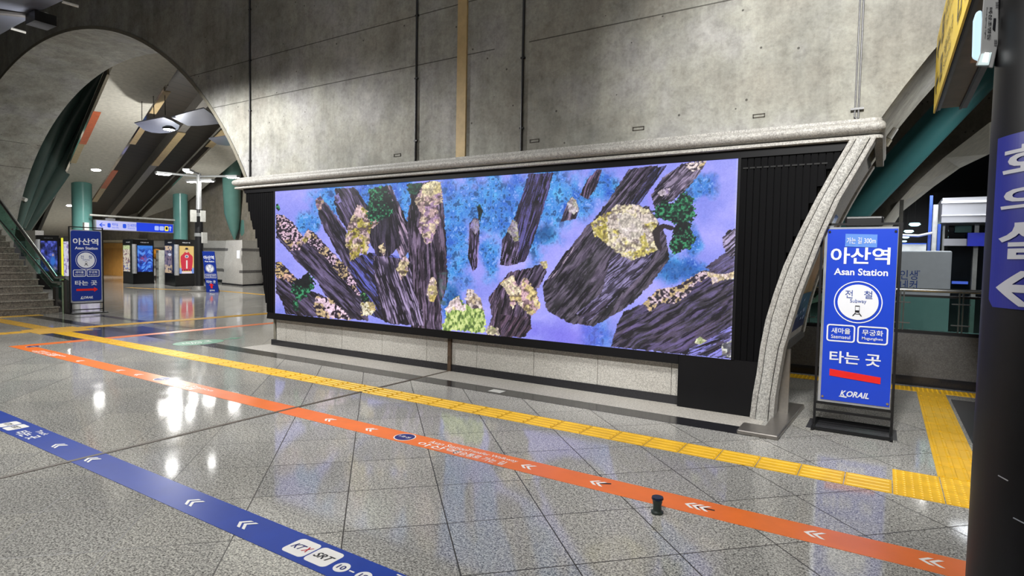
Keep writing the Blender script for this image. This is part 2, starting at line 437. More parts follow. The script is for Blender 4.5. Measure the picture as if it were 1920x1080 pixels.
prof += [(0.13 + 0.075 * math.sin(math.pi * k / 8), 2.955 - 0.058 * (1 - math.cos(math.pi * k / 8))) for k in range(1, 9)]
prof += [(0.10, 2.838), (0.10, 2.822), (0.155, 2.822), (0.165, 2.812), (0.165, 2.79), (0.155, 2.782), (0.0, 2.782)]
structure(cornice(prof, 'trim_9', COR))
# curved granite jamb at the right end of the screen
ZC = [0.0, 0.25, 0.47, 0.75, 1.03, 1.3, 1.58, 1.9, 2.24, 2.55, 2.8]
XI = [-1.125, -1.105, -1.075, -1.05, -1.01, -0.945, -0.865, -0.745, -0.602, -0.455, -0.33]
XO = [-0.955, -0.945, -0.92, -0.885, -0.82, -0.755, -0.67, -0.57, -0.445, -0.29, -0.17]
def band(xa, xb, ya, yb, name, mat, crown=0.0):
    m = MB(); n = len(ZC); vs = []; k = 6
    for i in range(n):
        for j in range(k + 1):
            f = j / k; vs.append((xa[i] + (xb[i] - xa[i]) * f, ya - crown * math.sin(math.pi * f) ** 0.6, ZC[i]))
        vs.append((xb[i], yb, ZC[i])); vs.append((xa[i], yb, ZC[i]))
    q = k + 3
    fs = [(i * q + j, i * q + (j + 1) % q, (i + 1) * q + (j + 1) % q, (i + 1) * q + j) for i in range(n - 1) for j in range(q)]
    fs += [tuple(range(q)), tuple(range((n - 1) * q, n * q))]
    return m.add(vs, fs).build(name, mat, smooth=True)
off = lambda X, d: [a + d for a in X]
structure(band(off(XI, 0), off(XI, .05), 6.455, 6.62, 'trim_10', COR, .004))
structure(band(off(XI, .02), off(XO, .035), 6.475, 6.68, 'trim_11', M('joint_shadow_stone', rgb(60, 58, 56), .8)))
structure(band(off(XI, .058), off(XO, .002), 6.445, 6.68, 'trim_12', granite('jamb_granite', rgb(198, 197, 192), rgb(130, 129, 126), 85, 0.5), 0.014))
structure(band(off(XO, .010), off(XO, .055), 6.455, 6.70, 'trim_41', COR, .004))
# cladding of the pier's right flank above the recess
fl = MB(); zz = [0.74 + (2.8 - 0.74) * k / 14 for k in range(15)]
def flank(z, e=0.0): return arch_x(z, XR, -1) + 0.02 + e
for ya, yb in ((6.68, 7.5), (7.508, 8.35)):
    for a, b in zip(zz[:-1], zz[1:]):
        fl.add([(flank(a), ya, a), (flank(a), yb, a), (flank(b), yb, b), (flank(b), ya, b)], [(0, 1, 2, 3)])
structure(fl.build('trim_13', granite('flank_granite', rgb(172, 170, 166), rgb(126, 124, 122), 80)))
fe = MB()
for a, b in zip(zz[:-1], zz[1:]):
    for ya, yb in ((8.33, 8.53), (6.66, 6.75)):
        fe.add([(flank(a, .03), ya, a), (flank(a, .03), yb, a), (flank(b, .03), yb, b), (flank(b, .03), ya, b), (flank(a, -.06), ya, a), (flank(a, -.06), yb, a), (flank(b, -.06), yb, b), (flank(b, -.06), ya, b)],
               [(0, 1, 2, 3), (0, 3, 7, 4), (1, 5, 6, 2), (4, 7, 6, 5)])
structure(fe.build('trim_14', COR))
structure(MB().box((-1.4, 6.7, 0.68), (flank(.74) + .03, 8.5, 0.76)).build('trim_15', M('dark_ledge', rgb(70, 70, 70), 0.4)))
STEEL = M('brushed_steel', rgb(168, 165, 160), 0.28, 0.9, 0.06, 30)
structure(MB().box((-0.955, 6.5, 0.0), (-0.925, 6.72, 0.72)).box((-0.83, 6.74, 0.0), (-0.80, 6.80, 0.72)).box((-0.95, 6.76, 0.02), (-0.82, 6.79, 0.72)).build('trim_16', STEEL))
structure(MB().prism([(-1.12, 5.79, 0.0), (-0.76, 5.79, 0), (-0.70, 7.3, 0), (-0.92, 7.3, 0), (-0.92, 6.1, 0), (-1.12, 6.1, 0)], (0, 0, 0.045)).build('trim_17', M('corner_plate_steel', rgb(150, 145, 140), 0.35, 0.8, 0.06, 20), bevel=0.012))
structure(MB().box((PY(937, 733, 5.97).x - .1, 5.86, 0.0), (-3.83, 5.99, 0.004)).build('trim_18', M('white_floor_plate', rgb(205, 205, 198), 0.4)))
# low wall at the far side on the right
PARW = granite('parapet_granite', rgb(104, 103, 102), rgb(78, 77, 76), 60)
structure(MB().box((-6, 9.65, 0.125), (6, 9.9, 0.70)).build('wall_parapet', PARW))
structure(MB().box((-6, 9.635, 0), (6, 9.66, 0.125)).build('baseboard_parapet', BLACKST))
# second arched wall beyond it and its lit soffit
fr = [(-3.0, 0.3), (-1.2, 0.9), (-0.4, 1.9), (0.118, 2.749), (0.364, 3.078), (0.79, 3.544), (1.402, 4.096), (2.3, 4.65), (3.6, 5.2), (6, 5.6)]
bk = [(-2.6, 0.3), (-0.9, 0.9), (-0.2, 1.9), (0.245, 2.76), (0.768, 3.26), (1.19, 3.62), (1.64, 3.86), (2.6, 4.25), (3.9, 4.7), (6.3, 5.0)]
m = MB()
for (a, b), (c, d) in zip(fr[:-1], fr[1:]): m.add([(a, 13, b), (c, 13, d), (c, 13, 10), (a, 13, 10)], [(0, 1, 2, 3)])
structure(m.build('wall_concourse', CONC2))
m = MB()
for i in range(len(fr) - 1):
    a, b, c, d = fr[i], fr[i + 1], bk[i + 1], bk[i]
    m.add([(a[0], 13, a[1]), (b[0], 13, b[1]), (c[0], 15, c[1]), (d[0], 15, d[1])], [(0, 1, 2, 3)])
structure(m.build('ceiling_concourse', M('cream_soffit', rgb(214, 206, 186), 0.7)))
structure(MB().box((-8, 32, 0), (14, 32.2, 9)).box((-8, 15, 4.9), (14, 32, 5.0)).build('wall_night', M('night_glass_wall', rgb(22, 24, 28), 0.25)))

# stairs at the left
x0s = -17.95; rise, run = 0.168, 0.31
STONE = granite('stair_stone', rgb(128, 120, 108), rgb(78, 72, 66), 30, 0.7)
st = MB(); nosing = MB()
for k in range(24):
    xa = x0s - run * k
    st.box((xa - run - 0.02, -4, 0 if k < 1 else rise * k - 0.2), (xa, 6.62, rise * (k + 1) - 0.03))
    nosing.box((xa - run, -4, rise * (k + 1) - 0.03), (xa + 0.025, 6.64, rise * (k + 1)))
structure(st.build('trim_19', STONE))
structure(nosing.build('trim_20', granite('stair_tread', rgb(158, 150, 138), rgb(104, 98, 90), 30, 0.6)))

# back hall: rear wall, stone dado with stripes, door
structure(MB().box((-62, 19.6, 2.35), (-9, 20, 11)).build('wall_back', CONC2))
DADO = granite('dado_stone', rgb(206, 204, 198), rgb(168, 166, 162), 50)
structure(MB().box((-40.2, 19.55, 0.15), (-9, 19.98, 2.35)).build('trim_21', DADO))
structure(MB().box((-40.2, 19.53, 0.62), (-9, 19.99, 0.78)).box((-40.2, 19.53, 1.78), (-9, 19.99, 1.94)).build('trim_22', granite('dado_stripe', rgb(120, 118, 116), rgb(80, 78, 78), 40)))
structure(MB().box((-40.2, 19.5, 0), (-9, 19.99, 0.15)).build('baseboard_back', BLACKST))
WOOD = M('oak_door', rgb(186, 138, 70), 0.5, var=0.1, scale=4)
dp = [PY(192, 452, 19.55), PY(236, 455, 19.55)]
structure(MB().box((dp[0].x - 1.5, 19.55, 0), (-40.9, 19.95, 2.4)).build('trim_23', M('cream_wall', rgb(212, 200, 172), 0.7)))
dr = MB().box((dp[0].x - 0.3, 19.48, 0.0), (dp[1].x, 19.55, 2.2)).build('door_1', WOOD); structure(dr)
hx = [PY(x, 490, 19.47).x for x in (193, 211, 228)]
MB().box((hx[0], 19.46, 0.03), (hx[1] - .02, 19.49, 1.86)).build('door_leaf', M('oak_leaf', rgb(170, 122, 58), 0.45, var=0.1, scale=3), dr)
MB().box((hx[1] + .02, 19.46, 0.03), (hx[2], 19.49, 1.86)).build('door_leaf', MATS['oak_leaf'], dr)
structure(MB().box((-41.0, 19.2, 0), (-40.0, 19.6, 2.45)).build('trim_24', M('white_pilaster', rgb(222, 220, 212), 0.6)))

# sloping ceiling of the back hall: white panels with dark planked slots between
P0 = Vector((-34.66, 13.86, 5.01)); DD = Vector((-.951, .26, -.167)).normalized(); CC = Vector((.26, .951, 0)).normalized(); NN = CC.cross(DD)
if NN.z < 0: NN = -NN
def cp(s, t, up=0.0): return P0 + CC * s + DD * t + NN * up
def cslab(mb, s0, s1, t0, t1, a, b):
    mb.add([cp(s0, t0, a), cp(s1, t0, a), cp(s1, t1, a), cp(s0, t1, a), cp(s0, t0, b), cp(s1, t0, b), cp(s1, t1, b), cp(s0, t1, b)],
           [(3, 2, 1, 0), (4, 5, 6, 7), (0, 1, 5, 4), (1, 2, 6, 5), (2, 3, 7, 6), (3, 0, 4, 7)]); return mb
T0, T1 = -26, 15.2
WHITEC = M('white_ceiling_panel', rgb(200, 196, 184), 0.6)
structure(cslab(cslab(MB(), -0.8, 0.86, T0, T1, 0, .5), 3.85, 5.35, T0, T1, 0, .5).build('ceiling_panels', WHITEC))
structure(cslab(MB(), 2.2, 2.5, T0, T1, 0.05, .5).build('trim_25', M('grey_beam', rgb(128, 124, 118), 0.4)))
q = NT('dark_planks'); p = q.pos((1, 1, 1)); sx = q.n('ShaderNodeSeparateXYZ'); q.l(p, sx.inputs[0])
fz = q.math('FRACT', q.math('MULTIPLY', sx.outputs[0], 2.2))
q.l(q.mix(q.math('LESS_THAN', fz, 0.1), rgb(48, 42, 34), rgb(28, 25, 20)), q.b.inputs['Base Color']); q.b.inputs['Roughness'].default_value = 0.6
structure(cslab(MB(), 0.86, 3.85, T0, T1, .5, .6).build('ceiling_slots', q.m))
MIR = M('mirror_edge', rgb(150, 140, 124), 0.08, 0.95)
for nm, s0, s1, tt in (('trim_26', 0.80, 0.90, (-14, 4)), ('trim_27', 3.78, 3.86, (-14, 8)), ('trim_28', -0.86, -0.78, (-14, -2))):
    structure(cslab(MB(), s0, s1, tt[0], tt[1], -0.01, .3).build(nm, MIR))
TANB = M('tan_edge_reflection', rgb(196, 172, 128), 0.4); ORB = M('orange_edge_reflection', rgb(206, 104, 60), 0.45)  # reflections in the mirrored edges, put in as flat tan and orange colour
for k, (s0, s1, ta, tb, mt) in enumerate(((.86, 1.08, -13.5, -11.2, TANB), (.86, 1.08, -9.6, -7.3, TANB), (.86, 1.1, -3, 0.5, ORB), (.86, 1.1, .5, 3.6, TANB), (2.2, 2.5, -9.5, -4.5, TANB), (-0.8, -0.56, -10.5, -6.5, ORB), (-0.82, -0.6, -6.5, -3.6, TANB), (3.6, 3.9, -10.5, -8.2, TANB), (5.0, 5.35, -14.5, -12.4, TANB))):
    structure(cslab(MB(), s0, s1, ta, tb, -0.015, .02).build('trim_%d' % (29 + k), mt))
structure(cslab(MB(), -0.9, 8.5, T1, T1 + .3, -0.5, 2).build('trim_40', M('dark_soffit', rgb(86, 84, 80))))
structure(MB().box((-62, 8.5, 11), (-5, 20, 11.2)).build('ceiling_back', M('dark_soffit', rgb(86, 84, 80))))
# ================================================================== the big video wall
BLK = M('black_panel', rgb(11, 11, 14), 0.5, var=0.1, scale=5, spec=.25)
BLK2 = M('black_rib', rgb(6, 6, 8), 0.7, var=0.1, scale=5, spec=.1)
vw = empty('video_wall', (-5.2, 6.52, 0), 'very wide LED video wall in a black surround, showing rock pillars above blue mist', 'video screen')
lft = [PY(x, y, 6.52) for x, y in ((501.7, 596.7), (494, 533), (490, 493), (472, 419), (459, 372), (455, 352))]
frame = MB()
S0, S1, Z0, Z1 = -8.985, -1.342, 0.585, 2.69
def quadY(m, pts, y0, y1): m.prism([(p[0], y0, p[1]) for p in pts], (0, y1 - y0, 0))
quadY(frame, [(-9.21, .478), (-1.9, .478), (-1.9, Z0), (-9.19, Z0)], 6.50, 6.66)
quadY(frame, [(-9.84, 2.70), (-0.4, 2.70), (-0.33, 2.80), (-9.9, 2.80)], 6.50, 6.66)
quadY(frame, [(S0 - .03, Z0), (S0, Z0), (S0, Z1 + .01), (S0 - .03, Z1 + .01)], 6.50, 6.66)
quadY(frame, [(S1, Z0), (S1 + .03, Z0), (S1 + .03, Z1 + .01), (S1, Z1 + .01)], 6.50, 6.66)
fo = frame.build('surround', BLK, vw)
lowp = MB(); quadY(lowp, [(-1.9, 0.005), (-1.13, 0.005), (-1.07, .50), (-1.05, .585), (-1.9, .585)], 6.51, 6.66)
lowp.build('lower_panel', BLK, vw)
# ribbed side panels: one corrugated sheet each
def jamb_x(z): return np.interp(z, ZC, XI) + 0.01
def left_x(z): return float(np.interp(z, [p.z for p in lft], [p.x for p in lft]))
def ribs(xa, xb, n, clipf, side):
    m = MB()
    for k in range(n):
        a = xa + (xb - xa) * k / n; b = xa + (xb - xa) * (k + 1) / n
        for (u, v, y) in ((a, a + (b - a) * .86, 6.515), (a + (b - a) * .86, b, 6.535)):
            zs = np.linspace(.585, 2.70, 14); pts = []
            if side > 0:
                zr = [z for z in zs if clipf(z) > u]
                if len(zr) < 2: continue
                pr = [(min(v, clipf(z)), z) for z in zr]
                quadY(m, [(u, zr[0])] + pr + [(u, zr[-1])], y, 6.66)
            else:
                zr = [z for z in zs if clipf(z) < v]
                if len(zr) < 2: continue
                pr = [(max(u, clipf(z)), z) for z in zr]
                quadY(m, pr + [(v, zr[-1]), (v, zr[0])], y, 6.66)
    return m
ribs(S1 + .03, -0.33, 15, jamb_x, 1).build('ribbed_panel', BLK2, vw)
ribs(-9.88, S0 - .03, 16, left_x, -1).build('ribbed_panel', BLK2, vw)
slot = MB()
for k in range(12): slot.box((S1 + .05 + .066 * k, 6.508, 2.585), (S1 + .10 + .066 * k, 6.52, 2.60))
slot.build('vent_slots', M('slot_black', rgb(5, 5, 6), 0.7), vw)

def paint_screen(a, b, P):
    px, py = to_px(P); N = len(px)
    U, V = P[:, 0] * 10, P[:, 2] * 10
    def blob(cx, cy, rx, ry, soft=0.6):
        d = np.hypot((px - cx) / rx, (py - cy) / ry) + (fbm(px / 22, py / 22, 91, 3) - .5) * 1.0
        return 1 - sm(1 - soft, 1 + soft * .4, d)
    mist = np.array([152, 154, 242]) + (fbm(px / 60, py / 45, 3)[:, None] - .5) * np.array([70, 50, 30])
    n1 = fbm(px / 5, py / 6, 5, 4); n2 = fbm(px / 20, py / 26, 6, 3)
    water = np.array([70, 136, 220]) + (n2[:, None] - .5) * np.array([60, 120, 60]) + (n1[:, None] - .5) * np.array([190, 170, 120])
    water = mixc(water, (14, 56, 112), sm(.56, .68, n1) * .75); water = mixc(water, (150, 190, 255), sm(.36, .26, n1) * .8)
    m = np.maximum.reduce([blob(930, 385, 130, 70), blob(850, 440, 40, 130), blob(762, 390, 26, 110), blob(700, 380, 60, 60), blob(620, 372, 42, 40), blob(578, 424, 26, 28),
                           blob(1040, 370, 90, 70), blob(1000, 440, 22, 60), blob(1025, 445, 26, 26), blob(1130, 350, 60, 32), blob(1310, 350, 42, 26), blob(1272, 505, 56, 30), blob(1300, 455, 18, 34), blob(920, 480, 24, 46), blob(1120, 630, 36, 30, .9), blob(845, 560, 22, 40)])
    c = mixc(mist, water, m)
    c = mixc(c, (20, 70, 128), blob(1022, 440, 20, 22, .8) * .7); c = mixc(c, (22, 76, 150), blob(1268, 508, 44, 22, .9) * .6); c = mixc(c, (18, 60, 120), blob(848, 555, 16, 28, .9) * .6)
    c = mixc(c, (112, 104, 226), blob(1060, 630, 90, 34, .9) * .7)
    def area(pts, jag, seed, cell):
        q = np.array(pts); m = jag + 2
        i = np.nonzero((px > q[:, 0].min() - m) & (px < q[:, 0].max() + m) & (py > q[:, 1].min() - m) & (py < q[:, 1].max() + m))[0]
        x, y = px[i], py[i]
        jx = (fbm(x / cell, y / cell, seed + 50, 2) - .5) * jag * 2; jy = (fbm(x / cell + 40, y / cell, seed + 51, 2) - .5) * jag * 2
        k = inpoly(x + jx, y + jy, pts); i = i[k]; return i, px[i], py[i]
    def pillar(c, pts, ang, fr=2.6, lite=(150, 134, 186), base=(44, 38, 54), amt=.55, seed=1, jag=2.2, tint=None):
        i, x, y = area(pts, jag, seed, 4.5)
        if not len(i): return c
        t = math.radians(ang); al = (x * math.cos(t) + y * math.sin(t)); ac = (-x * math.sin(t) + y * math.cos(t))
        wob = (vnoise(al / 30, ac / 18, seed) - .5) * 2.2
        s = fbm(ac / fr + wob, al / 40, seed, 3); s2 = fbm(ac / 1.5 + wob * .7, al / 16, seed + 9, 2); g = fbm(x / 24, y / 24, seed + 3, 3)
        k = np.array(base, float) + (g[:, None] - .5) * np.array([60, 48, 66])
        k = mixc(k, (92, 78, 106), sm(.52, .66, fbm(ac / (fr * 2.2), al / 60, seed + 21, 2)) * .55)
        if tint is not None: k = mixc(k, tint[0], sm(.5, .66, fbm(ac / 9, al / 40, seed + 5)) * tint[1])
        k = mixc(k, (12, 9, 20), sm(.47, .38, s) * .85)
        k = mixc(k, lite, sm(.55, .63, s) * min(1, amt * 1.25) * sm(.3, .55, fbm(al / 26, ac / 12, seed + 30, 2)))
        k = mixc(k, tuple(min(255, v * 1.2) for v in lite), sm(.64, .70, s2) * amt * .9)
        c[i] = k; return c
    def top(c, pts, seed=1, pal=((206, 188, 150), (164, 152, 70), (196, 168, 172)), crack=.6, jag=2.6, sc=9):
        i, x, y = area(pts, jag, seed, 4)
        if not len(i): return c
        n = fbm(x / sc, y / sc, seed, 4); g = fbm(x / 17, y / 17, seed + 4, 3); d = fbm(x / 2.6, y / 3.6, seed + 8, 3)
        k = mixc(np.tile(np.array(pal[0], float), (len(i), 1)), pal[1], sm(.5, .60, g)); k = mixc(k, pal[2], sm(.5, .60, n))
        k = k * (0.55 + .88 * d[:, None]); k = mixc(k, (46, 32, 40), sm(.55, .62, fbm(x / 6, y / 5, seed + 11, 3)) * crack)
        c[i] = k; return c
    def rocks(c, pts, seed=1, lt=(222, 196, 216), dk=(34, 26, 40), sc=6.0, thr=.5):
        i, x, y = area(pts, 3, seed, 4)
        if not len(i): return c
        n = fbm(x / (sc * .62), y / (sc * .62) * 1.15, seed + 2, 3)
        f = sm(thr - .02, thr + .04, n); e = 1 - sm(.0, .05, np.abs(n - thr))
        k = mixc(np.tile(np.array(dk, float), (len(i), 1)), lt, f); k = mixc(k, (186, 162, 106), f * sm(.5, .62, vnoise(x / 12, y / 12, seed + 5)) * .8)
        k = mixc(k, (110, 92, 116), e * .5); k = k * (.8 + .4 * vnoise(x / 2.2, y / 2.2, seed + 6)[:, None])
        c[i] = k; return c
    def tree(c, pts, seed=1, lt=(62, 150, 104), jag=6):
        i, x, y = area(pts, jag, seed, 4)
        if not len(i): return c
        n = fbm(x / 3.4, y / 3.4, seed, 3); g = fbm(x / 22, y / 22, seed + 3, 2)
        k = mixc(np.tile(np.array((18, 50, 42), float), (len(i), 1)), (14, 20, 26), sm(.45, .62, g))
        k = mixc(k, (30, 92, 64), sm(.5, .58, n) * sm(.75, .45, g)); k = mixc(k, lt, sm(.6, .68, n) * sm(.78, .5, g)); k = mixc(k, (8, 20, 24), sm(.44, .36, n) * .6)
        c[i] = k; return c
    A = lambda x0, y0, s, *p: [(x0 + q[0] / s, y0 + q[1] / s) for q in p]
    # left part of the picture
    c = pillar(c, A(510, 320, 7.2, (850, 240), (1120, 225), (1330, 520), (1180, 640), (1010, 800), (900, 640), (840, 430), (860, 330)), 62, 2.6, seed=11, amt=.4)
    c = top(c, A(510, 320, 7.2, (850, 330), (900, 300), (950, 430), (900, 450), (850, 420)), 12, ((120, 112, 170), (104, 100, 160), (140, 126, 180)))
    c = pillar(c, A(510, 320, 7.2, (585, 400), (650, 350), (720, 420), (830, 560), (1000, 800), (1130, 1080), (1050, 1400), (860, 1080), (700, 780), (640, 640)), 60, 2.4, seed=13, amt=.35)
    c = top(c, A(510, 320, 7.2, (580, 400), (650, 345), (700, 400), (660, 520), (610, 520)), 14, ((180, 150, 150), (160, 140, 110), (150, 120, 170)))
    c = pillar(c, A(510, 320, 7.2, (55, 590), (140, 600), (280, 700), (420, 900), (500, 800), (600, 870), (800, 1080), (1050, 1330), (1280, 1750), (1300, 2030), (1000, 2000), (800, 1800), (600, 1480), (440, 1330), (60, 900)), 45, 2.8, seed=15, amt=.34)
    c = rocks(c, A(510, 320, 7.2, (55, 590), (150, 600), (290, 710), (420, 900), (400, 1060), (260, 1080), (60, 790)), 16, (214, 180, 200), sc=5.2)
    c = rocks(c, A(510, 320, 7.2, (490, 790), (560, 830), (760, 1050), (1000, 1300), (1200, 1640), (1180, 1700), (900, 1400), (700, 1150), (460, 950)), 17, (214, 182, 206), sc=4.6, thr=.5)
    c = top(c, A(510, 320, 7.2, (380, 950), (480, 790), (520, 830), (470, 960), (400, 1010)), 18)
    c = pillar(c, A(510, 460, 7.2, (55, 220), (130, 240), (330, 450), (480, 600), (700, 680), (960, 880), (1070, 1005), (500, 960), (180, 920), (140, 760), (55, 640)), 44, 2.6, seed=19, amt=.34)
    c = rocks(c, A(510, 460, 7.2, (55, 220), (120, 235), (330, 450), (280, 500), (55, 430)), 20, (212, 170, 150), sc=5)
    c = rocks(c, A(510, 460, 7.2, (600, 680), (760, 700), (960, 880), (1070, 1005), (620, 970), (560, 830)), 21, (226, 196, 214), sc=7, thr=.42)
    c = np.where(inpoly(px, py, A(510, 460, 7.2, (55, 660), (90, 680), (140, 790), (185, 925), (55, 915)))[:, None], mist * .97, c)
    c = tree(c, A(510, 460, 7.2, (290, 480), (400, 430), (500, 340), (560, 440), (580, 560), (520, 620), (470, 690), (330, 760), (260, 640)), 22)
    c = tree(c, A(510, 460, 7.2, (270, 760), (340, 760), (360, 900), (300, 880)), 23, jag=3)
    c = tree(c, A(510, 320, 7.2, (55, 450), (85, 440), (110, 520), (90, 545), (55, 510)), 24, jag=1)
    # pillar with the bright shoulder and the tree beside it
    c = pillar(c, A(510, 320, 7.2, (1480, 215), (1600, 195), (1700, 420), (1790, 600), (1860, 820), (1900, 1050), (1740, 1200), (1640, 960), (1500, 800)), 68, 2.6, (206, 176, 206), seed=25, amt=.6)
    c = pillar(c, A(510, 460, 7.2, (1040, 180), (1300, 100), (1560, 100), (1750, 180), (1900, 500), (2000, 760), (2230, 1100), (1640, 1060), (1300, 940), (1190, 660), (1060, 360)), 52, 2.4, (104, 112, 226), (40, 36, 60), amt=.6, seed=26)
    c = pillar(c, A(510, 320, 7.2, (1300, 760), (1450, 560), (1640, 560), (1700, 700), (1740, 1000), (1560, 1180), (1420, 1160), (1310, 960)), 85, 3, (90, 80, 110), (40, 36, 48), amt=.2, seed=27)
    c = top(c, A(510, 320, 7.2, (1000, 900), (1030, 720), (1110, 560), (1150, 460), (1220, 480), (1290, 560), (1350, 700), (1430, 600), (1450, 700), (1320, 800), (1310, 1010), (1280, 1150), (1180, 1100), (1060, 1230), (1040, 1080), (990, 1000)), 28)
    c = top(c, A(510, 460, 7.2, (1050, 80), (1130, 10), (1200, 40), (1180, 140), (1060, 200)), 29, ((168, 152, 74), (150, 140, 60), (190, 160, 140)))
    c = top(c, A(510, 460, 7.2, (1440, 10), (1500, -30), (1540, 60), (1520, 160), (1460, 90)), 30)
    c = tree(c, A(510, 320, 7.2, (1280, 480), (1310, 230), (1550, 205), (1610, 360), (1660, 420), (1640, 560), (1560, 650), (1420, 660), (1330, 720), (1290, 610)), 31)
    c = tree(c, A(510, 460, 7.2, (1200, 640), (1240, 610), (1320, 740), (1300, 780), (1210, 760)), 32, (120, 190, 100), 2)
    c = rocks(c, A(510, 460, 7.2, (1200, 760), (1380, 760), (1390, 880), (1340, 940), (1210, 950)), 33, (232, 222, 196), (150, 140, 90), 5, .4)
    # tall central pillar
    c = pillar(c, A(730, 320, 7.2, (240, 180), (440, 165), (560, 145), (690, 150), (735, 500), (770, 1000), (790, 1500), (700, 1800), (720, 2300), (650, 2230), (300, 2150), (250, 1700), (260, 1080), (235, 640), (290, 400)), 88, 3.2, (150, 128, 160), (50, 40, 54), amt=.5, seed=34)
    c = top(c, A(730, 320, 7.2, (440, 200), (560, 145), (690, 150), (720, 420), (640, 480), (690, 680), (640, 800), (560, 980), (500, 1000), (400, 800), (420, 560), (340, 430)), 35, ((204, 184, 160), (178, 150, 150), (160, 130, 160)), .55)
    c = top(c, A(730, 320, 7.2, (440, 200), (560, 145), (690, 150), (700, 300), (560, 340), (440, 300)), 36, ((220, 208, 166), (206, 190, 140), (220, 206, 170)), .25)
    c = tree(c, A(730, 320, 7.2, (230, 180), (450, 165), (430, 240), (340, 330), (250, 300)), 37, jag=3, lt=(40, 60, 60))
    c = pillar(c, A(730, 470, 6.352, (-200, 60), (40, 80), (240, 120), (300, 500), (380, 700), (410, 900), (-60, 860), (-150, 500)), 72, 2.2, (190, 170, 214), (44, 38, 56), amt=.6, seed=38)
    c = top(c, A(730, 470, 6.352, (80, 220), (180, 50), (235, 120), (220, 260), (130, 350)), 39)
    c = top(c, A(730, 470, 6.352, (495, 320), (550, 320), (575, 480), (540, 610), (470, 600), (450, 520)), 40, ((206, 190, 136), (190, 170, 100), (220, 196, 190)), .3, 2)
    c = mixc(c, (70, 98, 96), (inpoly(px, py, A(730, 470, 6.352, (575, 260), (690, 260), (690, 660), (600, 640))) * sm(.3, .7, fbm(px / 7, py / 7, 44))) * .7)
    # slender pillars in the water
    c = pillar(c, A(730, 320, 7.2, (1080, 720), (1130, 640), (1210, 640), (1220, 800), (1190, 1300), (1130, 1360), (1060, 1180)), 92, 2.0, (150, 130, 190), (38, 32, 48), amt=.7, seed=41, jag=1)
    c = top(c, A(730, 320, 7.2, (1085, 760), (1140, 640), (1210, 680), (1215, 800), (1160, 860)), 42, ((150, 140, 170), (140, 130, 150), (130, 120, 170)), .3, 1)
    c = tree(c, A(730, 320, 7.2, (1190, 480), (1225, 455), (1260, 540), (1225, 690), (1195, 640)), 43, jag=1.5, lt=(40, 80, 80))
    c = pillar(c, A(950, 300, 6.352, (260, 165), (560, 150), (460, 500), (370, 800), (300, 1010), (230, 1200), (60, 1250), (150, 950), (90, 700), (180, 420)), 106, 2.5, (96, 90, 160), (52, 44, 70), amt=.7, seed=45, jag=1.5)
    c = pillar(c, A(950, 300, 6.352, (-50, 950), (20, 830), (80, 850), (150, 980), (130, 1240), (0, 1260), (-80, 1250)), 102, 2.0, (150, 130, 180), (40, 34, 48), amt=.7, seed=46, jag=1)
    c = top(c, A(950, 300, 6.352, (0, 850), (70, 710), (125, 740), (148, 960), (90, 970), (40, 880)), 47, ((160, 156, 150), (150, 146, 120), (150, 140, 160)), .3, 1)
    c = pillar(c, A(950, 300, 6.352, (870, 420), (960, 230), (1080, 110), (1130, 120), (1090, 280), (970, 470)), 112, 2.2, (150, 120, 160), (44, 36, 56), amt=.6, seed=48, jag=1.5)
    c = pillar(c, A(950, 300, 6.352, (640, 740), (690, 590), (760, 450), (830, 480), (860, 600), (820, 700)), 112, 2.2, (150, 130, 160), (40, 34, 50), amt=.6, seed=49, jag=1)
    c = top(c, A(950, 300, 6.352, (720, 520), (780, 440), (830, 480), (860, 600), (800, 650), (740, 620)), 50, ((196, 192, 180), (186, 180, 160), (200, 190, 200)), .3, 1.5)
    # big pillar with the pine, upper right slabs
    c = pillar(c, A(950, 300, 6.352, (1000, 760), (1200, 500), (1460, 110), (1800, 60), (1760, 200), (1500, 620), (1300, 700)), 128, 3, (150, 134, 170), (42, 38, 50), amt=.45, seed=51)
    c = pillar(c, A(1170, 290, 5.683, (60, 540), (300, 150), (460, 110), (300, 340), (150, 545)), 126, 2.6, (104, 110, 190), (44, 40, 62), amt=.6, seed=52, jag=1)
    c = mixc(c, (150, 142, 238), blob(1222, 372, 9, 26) * .8)
    c = pillar(c, A(1170, 290, 5.683, (290, 430), (420, 240), (620, 100), (870, 70), (820, 190), (640, 400), (500, 500), (330, 560)), 134, 3, (176, 160, 190), (56, 50, 66), amt=.55, seed=53)
    c = rocks(c, A(1170, 290, 5.683, (640, 110), (700, 75), (880, 65), (850, 130), (800, 165), (720, 180)), 54, (226, 208, 206), (56, 48, 60), 6, .42)
    c = top(c, A(1170, 290, 5.683, (350, 400), (400, 365), (490, 360), (480, 430), (390, 440)), 55, ((206, 190, 200), (190, 176, 190), (170, 150, 190)), .4, 2)
    c = pillar(c, A(950, 300, 6.352, (960, 780), (1060, 700), (1200, 620), (1460, 560), (1700, 560), (1900, 900), (1940, 1180), (1700, 1500), (1500, 1700), (1350, 1800), (1050, 1980), (760, 1950), (480, 1800), (420, 1500), (760, 1040)), 128, 4.2, (136, 122, 148), (50, 46, 56), amt=.36, seed=56)
    c = pillar(c, A(950, 460, 5.4, (420, 330), (600, 60), (690, 0), (640, 110), (560, 200), (440, 390)), 126, 2.2, (200, 180, 200), (36, 30, 42), amt=.7, seed=57, jag=1)
    c = pillar(c, A(950, 460, 5.4, (1050, 150), (1180, 40), (1340, 60), (1480, 30), (1440, 220), (1240, 420), (1130, 520), (900, 720), (820, 790), (700, 690), (960, 480)), 140, 3.0, (160, 150, 200), (52, 46, 66), amt=.6, seed=58)
